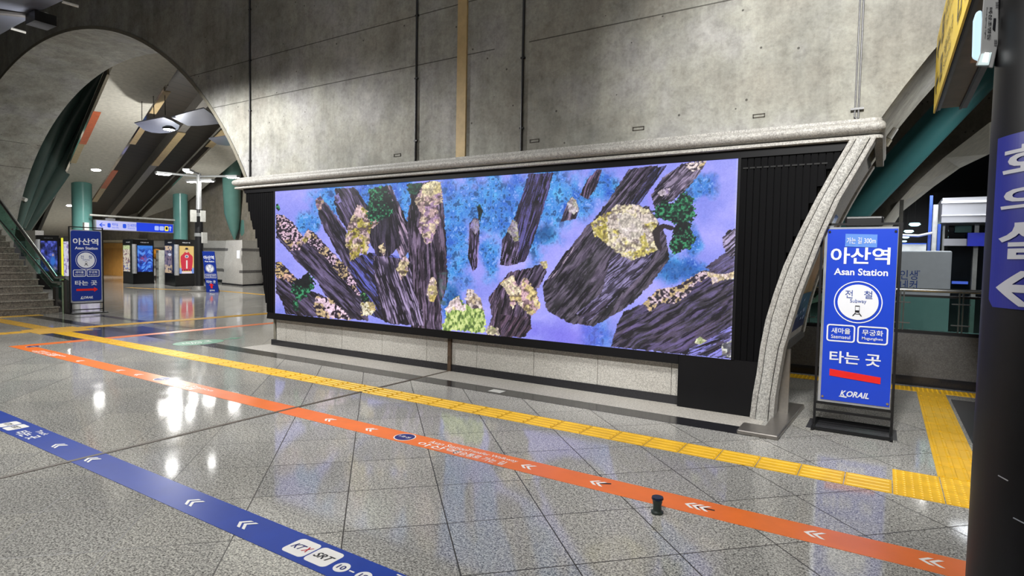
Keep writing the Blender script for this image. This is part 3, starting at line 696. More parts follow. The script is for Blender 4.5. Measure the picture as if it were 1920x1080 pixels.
    c = top(c, A(950, 300, 6.352, (1000, 760), (1090, 680), (1220, 620), (1300, 530), (1460, 540), (1560, 530), (1700, 600), (1800, 720), (1780, 900), (1800, 1060), (1700, 1120), (1500, 1200), (1300, 1100), (1200, 1000), (1100, 920), (1040, 900)), 59, ((214, 202, 170), (192, 178, 96), (204, 190, 182)), .45, 3)
    c = top(c, A(950, 300, 6.352, (1320, 640), (1460, 640), (1600, 720), (1640, 900), (1480, 960), (1340, 860)), 60, ((206, 196, 184), (196, 186, 176), (212, 200, 196)), .1, 3)
    c = top(c, A(950, 300, 6.352, (1020, 830), (1180, 760), (1220, 960), (1180, 1000), (1100, 920)), 61, ((186, 172, 84), (170, 160, 60), (200, 186, 120)), .35, 2)
    c = tree(c, A(1170, 290, 5.683, (320, 590), (420, 460), (500, 520), (600, 440), (640, 380), (730, 460), (770, 640), (740, 700), (700, 720), (760, 900), (720, 1000), (600, 1020), (520, 1070), (475, 970), (530, 830), (540, 740), (460, 700), (400, 690), (330, 650)), 62)
    c = np.where(inpoly(px, py, A(1170, 290, 5.683, (300, 820), (350, 760), (420, 735), (520, 760), (540, 790), (500, 810), (430, 785), (385, 830), (380, 920), (410, 990), (390, 1035), (330, 960)))[:, None], np.array((44, 34, 40.)), c)
    # lower right slope
    c = pillar(c, A(1170, 470, 5.143, (0, 580), (170, 520), (330, 390), (520, 340), (760, 190), (1060, 210), (1060, 900), (1040, 1040), (700, 1010), (-130, 930), (-60, 700)), 150, 4.0, (112, 98, 150), (54, 50, 60), amt=.4, seed=63, tint=((120, 100, 170), .45))
    c = pillar(c, A(1170, 470, 5.143, (780, 160), (960, 30), (1070, 0), (1064, 220), (880, 230)), 150, 3, (140, 130, 200), (66, 60, 84), amt=.4, seed=64)
    c = rocks(c, A(1170, 470, 5.143, (180, 510), (330, 370), (520, 340), (760, 190), (830, 250), (700, 310), (620, 420), (500, 520), (340, 500), (250, 590)), 65, (216, 190, 202), (44, 36, 48), 7, .48)
    c = top(c, A(1170, 470, 5.143, (760, 190), (860, 220), (940, 230), (1062, 205), (1062, 275), (960, 280), (860, 320), (830, 250)), 66, ((222, 200, 190), (210, 190, 150), (226, 206, 210)), .25, 2)
    c = pillar(c, A(1170, 470, 5.143, (600, 1000), (640, 930), (860, 840), (1040, 700), (1040, 1040)), 158, 2.4, (140, 136, 226), (48, 46, 66), amt=.8, seed=67, jag=1.5)
    c = top(c, A(1170, 470, 5.143, (680, 880), (730, 825), (790, 870), (740, 910)), 68, ((176, 190, 140), (160, 170, 120), (200, 200, 170)), .2, 2)
    c = top(c, A(1170, 470, 5.143, (950, 900), (1035, 860), (1030, 1035), (940, 1010)), 69, ((200, 200, 190), (170, 170, 160), (90, 90, 100)), .4, 2)
    c = pillar(c, A(1170, 290, 5.683, (1060, 1000), (1050, 880), (1110, 810), (1190, 790), (1190, 1080), (1100, 1080)), 140, 2.2, (190, 176, 220), (44, 40, 52), amt=.7, seed=70)
    # lower centre
    c = pillar(c, A(730, 470, 6.352, (1180, 560), (1310, 400), (1420, 260), (1700, 200), (1780, 600), (1560, 1030), (1150, 1010), (1220, 780)), 106, 3, (150, 124, 160), (56, 46, 58), amt=.5, seed=71)
    c = pillar(c, A(950, 460, 5.4, (190, 290), (310, 190), (400, 220), (410, 260), (330, 430), (240, 440)), 120, 2.4, (150, 136, 170), (50, 42, 60), amt=.5, seed=72)
    c = top(c, A(950, 460, 5.4, (-70, 380), (0, 330), (60, 300), (110, 420), (180, 330), (260, 410), (310, 480), (345, 640), (250, 720), (150, 640), (100, 560), (60, 660), (0, 460)), 73, ((222, 206, 176), (206, 186, 130), (204, 166, 176)), .5, 3)
    c = top(c, A(950, 460, 5.4, (330, 170), (400, 150), (420, 230), (380, 240)), 74, ((200, 190, 120), (190, 180, 90), (210, 196, 150)), .2, 2)
    c = pillar(c, A(950, 460, 5.4, (-60, 700), (100, 720), (240, 720), (250, 840), (180, 930), (-60, 925)), 122, 3, (150, 110, 140), (64, 52, 64), amt=.4, seed=75)
    c = top(c, A(730, 470, 6.352, (900, 600), (930, 450), (1010, 480), (1100, 600), (1130, 720), (960, 760)), 76, ((212, 196, 190), (200, 180, 150), (90, 76, 84)), .4, 3)
    g = inpoly(px + (vnoise(px / 4, py / 4, 80) - .5) * 6, py + (vnoise(px / 4, py / 4, 81) - .5) * 6, A(730, 470, 6.352, (620, 940), (690, 720), (740, 590), (830, 540), (900, 640), (1000, 700), (1110, 680), (1145, 800), (1140, 980)))
    n = fbm(px / 3, py / 6, 82, 3); gc = mixc(np.tile(np.array((150, 176, 96.)), (N, 1)), (214, 226, 150), sm(.48, .62, n)); gc = mixc(gc, (70, 92, 50), sm(.44, .34, n) * .8)
    c = np.where(g[:, None], gc, c)
    c = top(c, A(730, 470, 6.352, (660, 700), (740, 580), (830, 545), (850, 640), (920, 640), (900, 720), (760, 700), (700, 740)), 83, ((226, 206, 206), (206, 190, 140), (226, 200, 216)), .2, 3)
    c = top(c, A(730, 470, 6.352, (1150, 960), (1190, 890), (1300, 930), (1310, 1006), (1160, 990)), 84, ((206, 200, 160), (170, 190, 100), (196, 180, 170)), .35, 3)
    edge = sm(.0, .004, a) * sm(1, .996, a)
    return c * 1.03 + (fbm(px / 1.5, py / 1.5, 99, 2)[:, None] - .5) * 22 + (1 - edge[:, None]) * 25
SCREEN = attr_emit('led_picture', 1.0)
sp = Plate((S0, 6.512, Z0), (S1 - S0, 0, 0), (0, 0, Z1 + .008 - Z0), (0, -1, 0))
picture('screen', sp, 1100, 320, paint_screen, SCREEN, vw)
# ================================================================== station signs
SB = M('sign_blue', rgb(26, 66, 196), 0.35, var=0.04, scale=3)
SW = M('sign_white', rgb(228, 230, 236), 0.4, var=0.02)
SLB = M('sign_light_blue', rgb(92, 138, 214), 0.4, var=0.05)
SR = M('sign_red', rgb(226, 34, 30), 0.4, var=0.04)
INK = M('sign_ink', rgb(24, 24, 30), 0.5)
INKB = M('sign_ink_blue', rgb(38, 70, 150), 0.5)
FRM = M('black_tube', rgb(18, 18, 20), 0.4)
CHR = M('chrome', rgb(200, 200, 200), 0.15, 1.0)
SILV = M('silver_edge', rgb(190, 194, 200), 0.3, 0.6)
def sign_face(pn, P, full, arrow, blue=SB):
    """everything printed on the blue sheet, as children of the sheet"""
    L = 0.004
    mb = MB(); P.text(mb, '아산역', .06, .80, .91, .895, L, .02); P.text(mb, 'Asan Station', .12, .735, .89, .775, L, .022)
    mb.build('station_name', SW, pn)
    c = (.487, .582); R_ = .35 * P.r.length
    mb = MB(); P.ring(mb, P.circ(*c, R_), P.circ(*c, R_ * .955), L); P.poly(mb, P.circ(*c, R_ * .84), L); em = mb.build('round_emblem', SW, pn)
    mb = MB(); P.text(mb, '전', .30, .605, .41, .65, L * 2, .0); P.text(mb, '철', .57, .605, .69, .65, L * 2, .0); P.text(mb, 'Subway', .375, .573, .61, .60, L * 2, .0)
    mb.build('emblem_lettering', INKB, em)
    mb = MB(); Q = lambda *p: [(.42 + .13 * x, .503 + .06 * y) for x, y in p]
    P.ring(mb, Q((.25, .35), (.75, .35), (.75, 1), (.25, 1)), Q((.3, .42), (.7, .42), (.7, .93), (.3, .93)), L * 2)
    P.poly(mb, Q((.25, .35), (.75, .35), (.75, .55), (.25, .55)), L * 2); P.poly(mb, Q((.25, .3), (.36, .3), (.1, 0), (-.05, 0)), L * 2); P.poly(mb, Q((.64, .3), (.75, .3), (1.05, 0), (.9, 0)), L * 2)
    P.poly(mb, Q((.22, .17), (.78, .17), (.8, .22), (.2, .22)), L * 2)
    mb.build('train_symbol', INK, em)
    for a0, a1, ko, en in ((.05, .47, '새마을', 'Saemaeul'), (.50, .935, '무궁화', 'Mugunghwa')):
        mb = MB(); w_ = .028 * P.r.length
        P.ring(mb, P.rrect(a0, .347, a1, .448, w_ * 1.6), P.rrect(a0 + .022, .347 + .022 * P.aspect, a1 - .022, .448 - .022 * P.aspect, w_), L)
        P.text(mb, ko, a0 + .07, .395, a1 - .07, .428, L, .012); P.text(mb, en, a0 + .07, .366, a1 - .07, .387, L, .004)
        mb.build('train_box', SW, pn)
    mb = MB(); P.text(mb, '타는 곳', .11, .222, .85, .293, L, .018); mb.build('boarding_lettering', SW, pn)
    mb = MB()
    if arrow == 'right': P.poly(mb, [(.15, .145), (.74, .145), (.74, .125), (.88, .16), (.74, .195), (.74, .175), (.15, .175)], L)
    elif arrow == 'up': P.poly(mb, [(.40, .10), (.56, .10), (.56, .17), (.70, .17), (.48, .22), (.26, .17), (.40, .17)], L)
    else: P.poly(mb, [(.12, .145), (.86, .125), (.86, .163), (.12, .185)], L)
    mb.build('red_arrow' if arrow != 'bar' else 'red_bar', SR, pn)
    mb = MB(); P.text(mb, 'K', .29, .032, .38, .066, L, .025, .3); P.text(mb, 'ORAIL', .385, .032, .71, .066, L, .03, .3)
    P.poly(mb, [(.27, .028), (.38, .024), (.40, .031), (.30, .036)], L)
    mb.build('rail_logo', SW, pn)
    if full:
        mb = MB(); P.poly(mb, [(.265, .90), (.72, .895), (.72, .968), (.265, .973)], L); lb = mb.build('distance_tag', SLB, pn)
        mb = MB(); P.text(mb, '가는 길 300m', .285, .916, .70, .952, L * 2, .004); mb.build('tag_lettering', SW, lb)
# nearest one, at the pier corner
s1 = empty('sign_stand', (-.21, 6.53, 0), 'tall blue station sign on a black stand right of the video wall', 'sign')
f = MB()
for x in (-.536, .112): f.box((x - .011, 6.535, 0.02), (x + .011, 6.557, 2.01))
for z in (2.0, .245, .17): f.box((-.536, 6.537, z - .011), (.112, 6.555, z + .011))
f.build('frame', FRM, s1)
f = MB()
for x in (-.536, .112): f.box((x - .013, 6.36, 0.002), (x + .013, 6.86, 0.024))
for y in (6.40, 6.84): f.box((-.536, y - .012, .004), (.112, y + .012, .03))
f.build('foot_frame', FRM, s1)
a_, b_ = PY(1584, 419, 6.6), PY(1658, 405, 6.6); MB().box((a_.x, 6.56, a_.z - .03), (b_.x, 6.66, b_.z)).build('top_roll', FRM, s1, bevel=.02)
MB().box((-.512, 6.535, .262), (.092, 6.55, 1.972)).build('backing_board', SILV, s1)
P1 = Plate((-.488, 6.528, .285), (.575, 0, 0), (0, 0, 1.668), (0, -1, 0))
pn = MB().box((-.488, 6.528, .285), (.087, 6.536, 1.953)).build('sheet', SB, s1)
sign_face(pn, P1, True, 'bar')
for a, b in ((.03, .985), (.97, .985), (.03, .018), (.97, .018)):
    q = P1.p(a, b, .003); MB().tube([q, q + Vector((0, -.004, 0))], .011, 14).build('bolt', CHR, s1)
# by the stairs
yL0, yL1 = PX(133, 500, -17.45).y, PX(189, 500, -17.45).y
zt, zb = PX(160, 433, -17.45).z, PX(160, 564, -17.45).z
s2 = empty('sign_stand', (-17.45, (yL0 + yL1) / 2, 0), 'blue station sign with a red arrow at the foot of the stairs', 'sign')
f = MB()
for y in (yL0 - .03, yL1 + .05): f.box((-17.465, y - .012, .02), (-17.44, y + .012, zt + .1))
for z in (zt + .09, zb - .06, .1): f.box((-17.465, yL0 - .03, z - .012), (-17.44, yL1 + .05, z + .012))
f.build('frame', FRM, s2)
MB().box((-17.62, yL0 - .06, 0), (-17.3, yL1 + .1, .022)).build('base_plate', FRM, s2)
MB().box((-17.46, yL0 - .012, zb - .03), (-17.445, yL1 + .03, zt + .02)).build('backing_board', SILV, s2)
P2 = Plate((-17.43, yL0, zb), (0, yL1 - yL0, 0), (0, 0, zt - zb), (1, 0, 0))
SBD = M('sign_deep_blue', rgb(20, 48, 140), 0.35, var=0.04, scale=3)
mb = MB(); P2.poly(mb, P2.rrect(0, 0, 1, 1, .05), 0.0); pn = MB().prism([P2.p(a, b, -.008) for a, b in P2.rrect(0, 0, 1, 1, .05)], (.008, 0, 0)).build('sheet', SBD, s2)
sign_face(pn, P2, False, 'right')
# leaning banner near the lamp post
b0 = G(387, 548); dpt = depth_of(b0)
bl, br, tl, tr = PD(387, 548, dpt), PD(410, 546.5, dpt), PD(379, 471, dpt), PD(400.5, 472, dpt)
rv = (br - bl); uv_ = (tl - bl); rv.z = 0
s3 = empty('sign_stand', bl, 'small blue station sign leaning sideways beside the lamp post', 'sign')
P3 = Plate(bl, rv, uv_)
if P3.out.y > 0: P3.out = -P3.out
pn = MB().prism([P3.p(0, 0), P3.p(1, 0), P3.p(1, 1), P3.p(0, 1)], -P3.out * .02).build('sheet', SBD, s3)
sign_face(pn, P3, False, 'up')
MB().tube([P3.p(.5, .95, -.02), P3.p(.5, .0, -.6)], .015, 8).build('prop', FRM, s3)

# ================================================================== floor markings
YEL = M('tactile_yellow', rgb(228, 178, 30), 0.45, var=0.12, scale=6)
YEL2 = M('tactile_gold', rgb(206, 160, 58), 0.4, var=0.12, scale=6)
def tactile(mb, ox, oy, ax, ay, nx, wide=1, blister=False, T=.305):
    ax = Vector((ax[0], ax[1], 0)); ay = Vector((ay[0], ay[1], 0)); o = Vector((ox, oy, 0))
    for i in range(nx):
        for j in range(wide):
            c = o + ax * T * i + ay * T * j; g = .0035
            mb.prism([c + ax * g + ay * .002, c + ax * (T - g) + ay * .002, c + ax * (T - g) + ay * (T - .002), c + ax * g + ay * (T - .002)], (0, 0, .004))
            if blister:
                for a in range(6):
                    for b in range(6):
                        q = c + ax * T * (a + .5) / 6 + ay * T * (b + .5) / 6
                        r0, r1 = .014, .008; k = 6
                        v = [q + Vector((r * math.cos(2 * math.pi * t / k), r * math.sin(2 * math.pi * t / k), z)) for r, z in ((r0, .004), (r1, .009)) for t in range(k)]
                        mb.add(v, [(t, (t + 1) % k, k + (t + 1) % k, k + t) for t in range(k)] + [tuple(range(k, 2 * k))])
            else:
                for b in range(4):
                    y = T * (b + .5) / 4
                    q = c + ay * y
                    v = []
                    for z, e in ((.004, .014), (.009, .009)):
                        v += [q + ax * .018 - ay * e + Vector((0, 0, z)), q + ax * (T - .018) - ay * e + Vector((0, 0, z)), q + ax * (T - .018) + ay * e + Vector((0, 0, z)), q + ax * .018 + ay * e + Vector((0, 0, z))]
                    mb.add(v, [(0, 1, 5, 4), (1, 2, 6, 5), (2, 3, 7, 6), (3, 0, 4, 7), (4, 5, 6, 7)])
    return mb
m = tactile(MB(), .11, 4.915, (-1, 0), (0, 1), 45)
tag(m.build('tactile_paving', YEL), 'long yellow tactile strip of ribbed tiles running in front of the video wall', 'tactile paving')
m = tactile(MB(), .11, 4.91, (1, 0), (0, 1), 2, 2, True)
tag(m.build('tactile_paving', YEL), 'yellow dotted tactile block at the corner by the black column', 'tactile paving')
m = tactile(MB(), .405, 5.525, (0, 1), (1, 0), 12)
tag(m.build('tactile_paving', YEL), 'yellow tactile strip leading from the dotted block to the low stone wall', 'tactile paving')
m = tactile(MB(), -3, 9.19, (1, 0), (0, 1), 20, 1, True)
tag(m.build('tactile_paving', YEL), 'yellow dotted tactile strip along the foot of the low stone wall', 'tactile paving')
m = tactile(MB(), -14.51, 4.95, (-1, 0), (0, 1), 9)
tag(m.build('tactile_paving', YEL2), 'yellow tactile strip running from the crossing towards the stairs', 'tactile paving')
m = tactile(tactile(MB(), -14.53, 4.7, (1, 0), (0, 1), 3, 3, True), -14.35, 5.615, (0, 1), (1, 0), 16)
tactile(m, -14.35, 4.7, (0, -1), (1, 0), 14)
tag(m.build('tactile_paving', YEL2), 'yellow tactile strip crossing the hall floor in front of the stairs', 'tactile paving')
m = tactile(MB(), -17.85, 2.5, (0, 1), (1, 0), 12, 1, True)
tag(m.build('tactile_paving', YEL2), 'yellow dotted tactile strip at the bottom step of the stairs', 'tactile paving')
pts = [G(x, y) for x, y in ((235, 539.5), (310, 543), (368, 544.5), (412, 546), (480, 552), (505, 554))]
m = MB()
for a, b in zip(pts[:-1], pts[1:]): m.prism([a, b, b + Vector((-.1, .28, 0)), a + Vector((-.1, .28, 0))], (0, 0, .004))
tag(m.build('tactile_paving', YEL2), 'thin far yellow tactile line passing the display kiosks and lamp post', 'tactile paving')
# orange way-finding band with a turn at its left end
ORG = M('band_orange', rgb(236, 118, 46), 0.32, var=0.06, scale=5)
ob = MB().prism([(2.6, 3.755, 0), (2.6, 4.0, 0), (-12.0, 4.045, 0), (-12.25, 4.045, 0), (-12.25, 3.80, 0)], (0, 0, .0025)).prism([(-12.25, 3.9, 0), (-12.02, 4.04, 0), (-12.02, 9.2, 0), (-12.25, 9.2, 0)], (0, 0, .0024)).build('floor_band', ORG)
tag(ob, 'orange way-finding band stuck on the floor with white chevrons and lettering', 'floor sticker')
def chev(mb, x, y, w_=.09, n=2, z=.0042):
    for k in range(n):
        a = x + k * w_ * .62
        mb.add([(a, y, z), (a + w_ * .62, y + w_ * .62, z), (a + w_ * .98, y + w_ * .62, z), (a + w_ * .36, y, z), (a + w_ * .98, y - w_ * .62, z), (a + w_ * .62, y - w_ * .62, z)], [(0, 1, 2, 3), (0, 3, 4, 5)])
WHS = M('sticker_white', rgb(244, 242, 238), 0.35, var=0.04)
for (x, y, n) in ((610, 786, 2), (686, 804, 2), (976, 873, 2), (1103, 905, 2), (1281, 948, 3), (1505, 1002, 2), (1722, 1053, 2), (228, 693, 2), (262, 701, 2), (150, 676, 2), (112, 665, 2)):
    g = G(x, y); mb = MB(); chev(mb, g.x, 3.885, .075, n); mb.build('chevron', WHS, ob)
def floor_plate(px0, py0, w_, h_, flip=True):
    g = G(px0, py0); return Plate((g.x, g.y, .0035), (w_, 0, 0), (0, h_, 0), (0, 0, 1))
BLD = M('badge_blue', rgb(24, 34, 110), 0.35)
for ex, ey in ((759, 820), (304, 711), (62, 650)):
    g = G(ex, ey); FP = Plate((g.x - .1, g.y - .1, .003), (.2, 0, 0), (0, .2, 0), (0, 0, 1))
    mb = MB(); FP.poly(mb, FP.circ(.5, .5, .1), 0); bd = mb.build('badge', WHS, ob)
    mb = MB(); FP.poly(mb, FP.circ(.5, .5, .09), .001); bl_ = mb.build('badge_face', BLD, bd)
    mb = MB(); FP.text(mb, '1호선', .2, .40, .8, .62, .002, .01); mb.build('badge_lettering', WHS, bd)
for (x, rows) in ((G(790, 829).x, (('Asan Station', .40, .10), ('아산역', .42, .09))), (G(850, 848).x, (('Transfer Walkway', .50, .085), ('환승통로 가는 길', .50, .095))), (G(325, 716).x, (('Asan Station', .8, .08), ('아산역', .6, .1))), (G(85, 656).x, (('Asan Station', .9, .08), ('아산역', .7, .1)))):
    FP = Plate((x, 3.78, .0035), (1, 0, 0), (0, .21, 0), (0, 0, 1))
    mb = MB(); FP.text(mb, rows[0][0], 0.06, .56, .06 + rows[0][1], .88, 0, .004); FP.text(mb, rows[1][0], 0.0, .1, rows[1][1], .5, 0, .012); mb.build('band_lettering', WHS, ob)
for pts in ([(1120, 905), (1146, 906), (1146, 908), (1120, 907)], [(1306, 949), (1340, 956), (1340, 958), (1306, 951)]):
    MB().add([G(x, y, .0036) for x, y in pts], [(0, 1, 2, 3)]).build('scuff', INK, ob)
# blue way-finding band
BLB = M('band_blue', rgb(8, 58, 160), 0.3, var=0.07, scale=5)
bb = MB().prism([(-14, 1.975, 0), (2.0, 1.955, 0), (2.0, 2.165, 0), (-14, 2.25, 0)], (0, 0, .0025)).build('floor_band', BLB)
tag(bb, 'blue way-finding band stuck on the floor across the lower left', 'floor sticker')
for x, y in ((348, 941), (443, 983), (105, 834), (165, 860)):
    g = G(x, y); mb = MB(); chev(mb, g.x - .01, 2.075, .075, 2); mb.build('chevron', WHS, bb)
# train badges and lettering: text reads along the band, facing the walkers on the wall side
RED = M('badge_red', rgb(196, 30, 46), 0.4)
def band_badge(x, body, rednt):
    FP = Plate((x - .085, 2.0 + .0, .003), (.17, 0, 0), (0, .155, 0), (0, 0, 1))
    mb = MB(); FP.poly(mb, FP.rrect(0, 0, 1, 1, .03), 0); bd = mb.build('train_badge', WHS, bb)
    mb = MB(); FP.text(mb, body, .12, .34, .64 if rednt else .9, .66, .001, .02, .35); mb.build('badge_lettering', INK if not rednt else BLD, bd)
    if rednt: mb = MB(); FP.text(mb, 'X', .62, .34, .92, .68, .001, .02, .35); mb.build('badge_cross', RED, bd)
band_badge(G(563, 1029).x, 'KT', True); band_badge(G(604, 1047).x, 'SRT', False)
FP = Plate((G(604, 1047).x + .1, 1.99, .0035), (1, 0, 0), (0, .19, 0), (0, 0, 1))
mb = MB()
for k in (0, 1):
    FP.poly(mb, FP.circ(.06 + .155 * k, .35, .045), 0)
FP.poly(mb, [(.115, .33), (.15, .33), (.15, .38), (.115, .38)], 0)
FP.text(mb, '호차', .275, .25, .40, .62, 0, .02); FP.text(mb, 'Track', .34, .66, .58, .95, 0, .02); FP.text(mb, '타는 곳', .45, .2, .8, .6, 0, .02)
cn = mb.build('band_lettering', WHS, bb)
for nb, a_ in (('10', .035), ('18', .19)): mb = MB(); FP.text(mb, nb, a_, .25, a_ + .05, .45, .001, .02); mb.build('car_number', BLD, cn)
for k, x in enumerate((8, 24, 36)):
    pass
FP = Plate((G(22, 806).x - .30, 2.0, .003), (.32, 0, 0), (0, .16, 0), (0, 0, 1))
mb = MB(); FP.poly(mb, FP.rrect(.0, 0, .46, 1, .02), 0); FP.poly(mb, FP.rrect(.54, 0, 1, 1, .02), 0); bd = mb.build('train_badge', WHS, bb)
mb = MB(); FP.text(mb, 'KTX', .08, .35, .4, .65, .001, .02); FP.text(mb, 'SRT', .6, .35, .94, .65, .001, .02); mb.build('badge_lettering', INK, bd)
FP = Plate((G(22, 806).x + .06, 1.99, .003), (.8, 0, 0), (0, .2, 0), (0, 0, 1))
mb = MB(); FP.text(mb, '타는 곳', .08, .05, .5, .55, 0, .02); FP.text(mb, 'Track', .2, .66, .45, .9, 0, .01); mb.build('band_lettering', WHS, bb)
# green oval floor sticker
GRN = M('sticker_green', rgb(44, 118, 86), 0.45)
g = Vector((-10.4, 5.96, 0)); FP = Plate((g.x - .3, g.y - .44, .0025), (.6, 0, 0), (0, .88, 0), (0, 0, 1))
mb = MB(); mb.add([(g.x + .3 * math.cos(t), g.y + .44 * math.sin(t), .0025) for t in [2 * math.pi * k / 48 for k in range(48)]], [tuple(range(48))])
mb.add([(g.x - .06, 6.44, .0025), (g.x + .04, 6.44, .0025), (g.x + .03, 6.6, .0025), (g.x + .1, 6.6, .0025), (g.x - .03, 6.84, .0025), (g.x - .13, 6.6, .0025), (g.x - .05, 6.6, .0025)], [tuple(range(7))])
go = mb.build('floor_sticker', GRN); tag(go, 'green oval floor sticker with an arrow, left of the video wall', 'floor sticker')
FPr = Plate((g.x + .17, g.y - .33, .0035), (0, .66, 0), (-.34, 0, 0), (0, 0, 1))
mb = MB(); FPr.text(mb, '나가는 곳', .12, .48, .88, .84, 0, .01); FPr.text(mb, 'Way out', .2, .14, .8, .38, 0, .01); mb.build('sticker_lettering', WHS, go)
# the little cup-like post on the orange band's near edge
g = G(1232, 962)
cp_ = empty('floor_post', g, 'small dark green cup-like stub standing at the near edge of the orange band', 'floor post')
MB().lathe([(.038, 0), (.040, .012), (.028, .02), (.026, .05), (.032, .085), (.034, .088)], g, 20).build('body', M('dark_green_plastic', rgb(38, 48, 44), 0.35), cp_, True)
MB().lathe([(.034, .088), (.038, .094), (.036, .106), (.014, .107)], g, 20).build('cap', M('dark_blue_cap', rgb(24, 34, 54), 0.25), cp_, True)
# ================================================================== conduits and small things on the wall
CND = M('dark_conduit', rgb(34, 34, 38), 0.4); GCD = M('grey_conduit', rgb(112, 112, 114), 0.4, 0.3)
for px_, lab, mt in ((470, 'dark conduit running down the wall beside the left arch', CND), (782, 'dark conduit running down the wall left of the tan joint board', CND), (981, 'dark conduit running down the wall right of the tan joint board', CND)):
    x = PY(px_, 150, Y0).x
    o = empty('wall_conduit', (x, Y0 - .02, 2.98), lab, 'conduit', 'conduits on the concrete wall')
    MB().tube([(x, Y0 - .018, 2.97), (x, Y0 - .018, 9.9)], .016, 10).build('pipe', mt, o, True)
    for z in (3.3, 4.2, 5.1, 6.0): MB().box((x - .03, Y0 - .03, z), (x + .03, Y0, z + .02)).build('clip', mt, o)
x = PY(1612, 110, Y0).x
o = empty('wall_conduit', (x, Y0 - .02, 2.98), 'pale grey twin conduit at the right end of the concrete wall', 'conduit', 'conduits on the concrete wall')
MB().tube([(x + .012, Y0 - .02, 3.02), (x + .012, Y0 - .02, 9.9)], .009, 10).build('pipe', GCD, o, True)
MB().tube([(x + .03, Y0 - .02, 2.98), (x - .02, Y0 - .02, 3.04), (x - .018, Y0 - .02, 3.15), (x - .018, Y0 - .02, 9.9)], .008, 10).build('pipe', GCD, o, True)
MB().box((x - .055, Y0 - .035, 3.10), (x + .055, Y0, 3.12)).build('clip', CHR, o)
for px_, py_, lab, big in ((745, 291, 'small outlined patch low on the wall under the middle conduit', 0), (1002, 264, 'small outlined patch low on the wall right of the tan joint board', 0), (1197, 241, 'small dark outlined patch low on the wall above the screen middle', 0), (1423, 217, 'larger outlined patch low on the wall near its right end', 1)):
    g = PY(px_, py_, Y0); w_, h_ = (.07, .022) if not big else (.06, .02)
    m = MB(); y = Y0 - .006
    for (a, b, c_, d_) in ((-w_, -h_, w_, -h_ + .008), (-w_, h_ - .008, w_, h_), (-w_, -h_, -w_ + .01, h_), (w_ - .01, -h_, w_, h_)):
        m.box((g.x + a, y, g.z + b), (g.x + c_, Y0, g.z + d_))
    tag(m.build('wall_patch', M('patch_line', rgb(74, 68, 60), 0.7)), lab, 'wall patch', 'outlined patches above the cornice')
# posters and steel plate on the pier's right flank
def flank_sheet(mb, z0, z1, ya, yb, e):
    n = 8
    for k in range(n):
        a = z0 + (z1 - z0) * k / n; b = z0 + (z1 - z0) * (k + 1) / n
        mb.add([(flank(a, e), ya, a), (flank(a, e), yb, a), (flank(b, e), yb, b), (flank(b, e), ya, b)], [(0, 1, 2, 3)])
    return mb
po = flank_sheet(MB(), 0.86, 1.92, 6.85, 8.2, .018).build('poster', M('poster_brown', rgb(140, 106, 62), 0.35, var=0.35, scale=7))
tag(po, 'curved tan and navy poster on the right flank of the pier', 'poster')
flank_sheet(MB(), 0.86, 1.28, 6.87, 8.18, .024).build('lower_picture', M('poster_navy', rgb(34, 48, 92), 0.3, var=0.5, scale=6), po)
m = MB(); random.seed(9)
for k in range(9):
    y = random.uniform(7.0, 7.9); z = random.uniform(.95, 1.2)
    m.add([(flank(z, .03), y, z), (flank(z, .03), y + random.uniform(.1, .25), z + .01), (flank(z + .03, .03), y + .15, z + .035), (flank(z + .03, .03), y, z + .03)], [(0, 1, 2, 3)])
m.build('pale_marks', M('poster_marks', rgb(120, 136, 170), 0.4), po)
pl_ = flank_sheet(MB(), 1.93, 2.16, 6.85, 7.75, .02).build('wall_plate', M('mirror_plate', rgb(150, 150, 152), 0.12, 1.0)); tag(pl_, 'small mirror steel plate on the flank above the curved poster', 'plate')
cam0 = PY(1662, 266, 8.0); cam1 = PY(1679, 240, 8.0)
o = empty('security_camera', cam0, 'small white camera fixed under the arch beside the cornice end', 'camera')
d_ = (cam1 - cam0)
MB().tube([cam0 + d_ * .25, cam1], .035, 12).build('housing', M('white_plastic', rgb(220, 220, 216), 0.4), o)
MB().tube([cam0 - d_ * .25, cam0 + d_ * .2], .045, 12).build('mount', M('ivory_plastic', rgb(190, 184, 166), 0.5), o)
MB().tube([cam0 - d_ * .2, cam0 + Vector((-.12, .25, -.05))], .012, 8).build('cable', CND, o)
# teal struts
TEAL = M('teal_paint', rgb(62, 118, 122), 0.28, var=0.06, scale=3); TEALG = M('teal_grey_paint', rgb(84, 122, 114), 0.3, var=0.06, scale=3)
p0, p1 = PY(1560, 440, 9.6), PY(1772, 216, 9.6); d_ = (p1 - p0)
tag(MB().tube([p0 - d_ * .7, p1 + d_ * 2.2], .20, 28).build('roof_strut', TEAL, None, True), 'thick teal strut slanting up behind the right arch', 'strut', 'teal roof struts')
DT = M('dark_teal_paint', rgb(72, 92, 88), 0.3, var=0.06, scale=3)
for pts, r, lab in (((PD(32, 428, 27.5), PD(51, 359, 27.2), PD(82, 282, 26.8), PD(110, 225, 26.4), PD(160, 140, 25.6)), .27, 'outermost dark teal strut under the left arch, against the arch soffit'),
                    ((PD(40, 425, 28.3), PD(73, 345, 28), PD(105, 285, 27.6), PD(136, 225, 27.3), PD(225, 80, 26.3)), .31, 'middle dark teal strut of the three under the left arch'),
                    ((PD(48, 430, 29), PD(97, 345, 28.4), PD(152, 265, 28), PD(212, 180, 27.6), PD(290, 80, 27)), .38, 'thickest dark teal strut under the left arch, beside the white ceiling panel')):
    rs = [r * .6] + [r] * (len(pts) - 1)
    tag(MB().tube(pts, rs, 24).build('roof_strut', DT, None, True), lab, 'strut', 'teal roof struts')
o = empty('spotlight', PD(45, 373, 27), 'small white spotlight clamped to the outermost teal strut', 'spotlight')
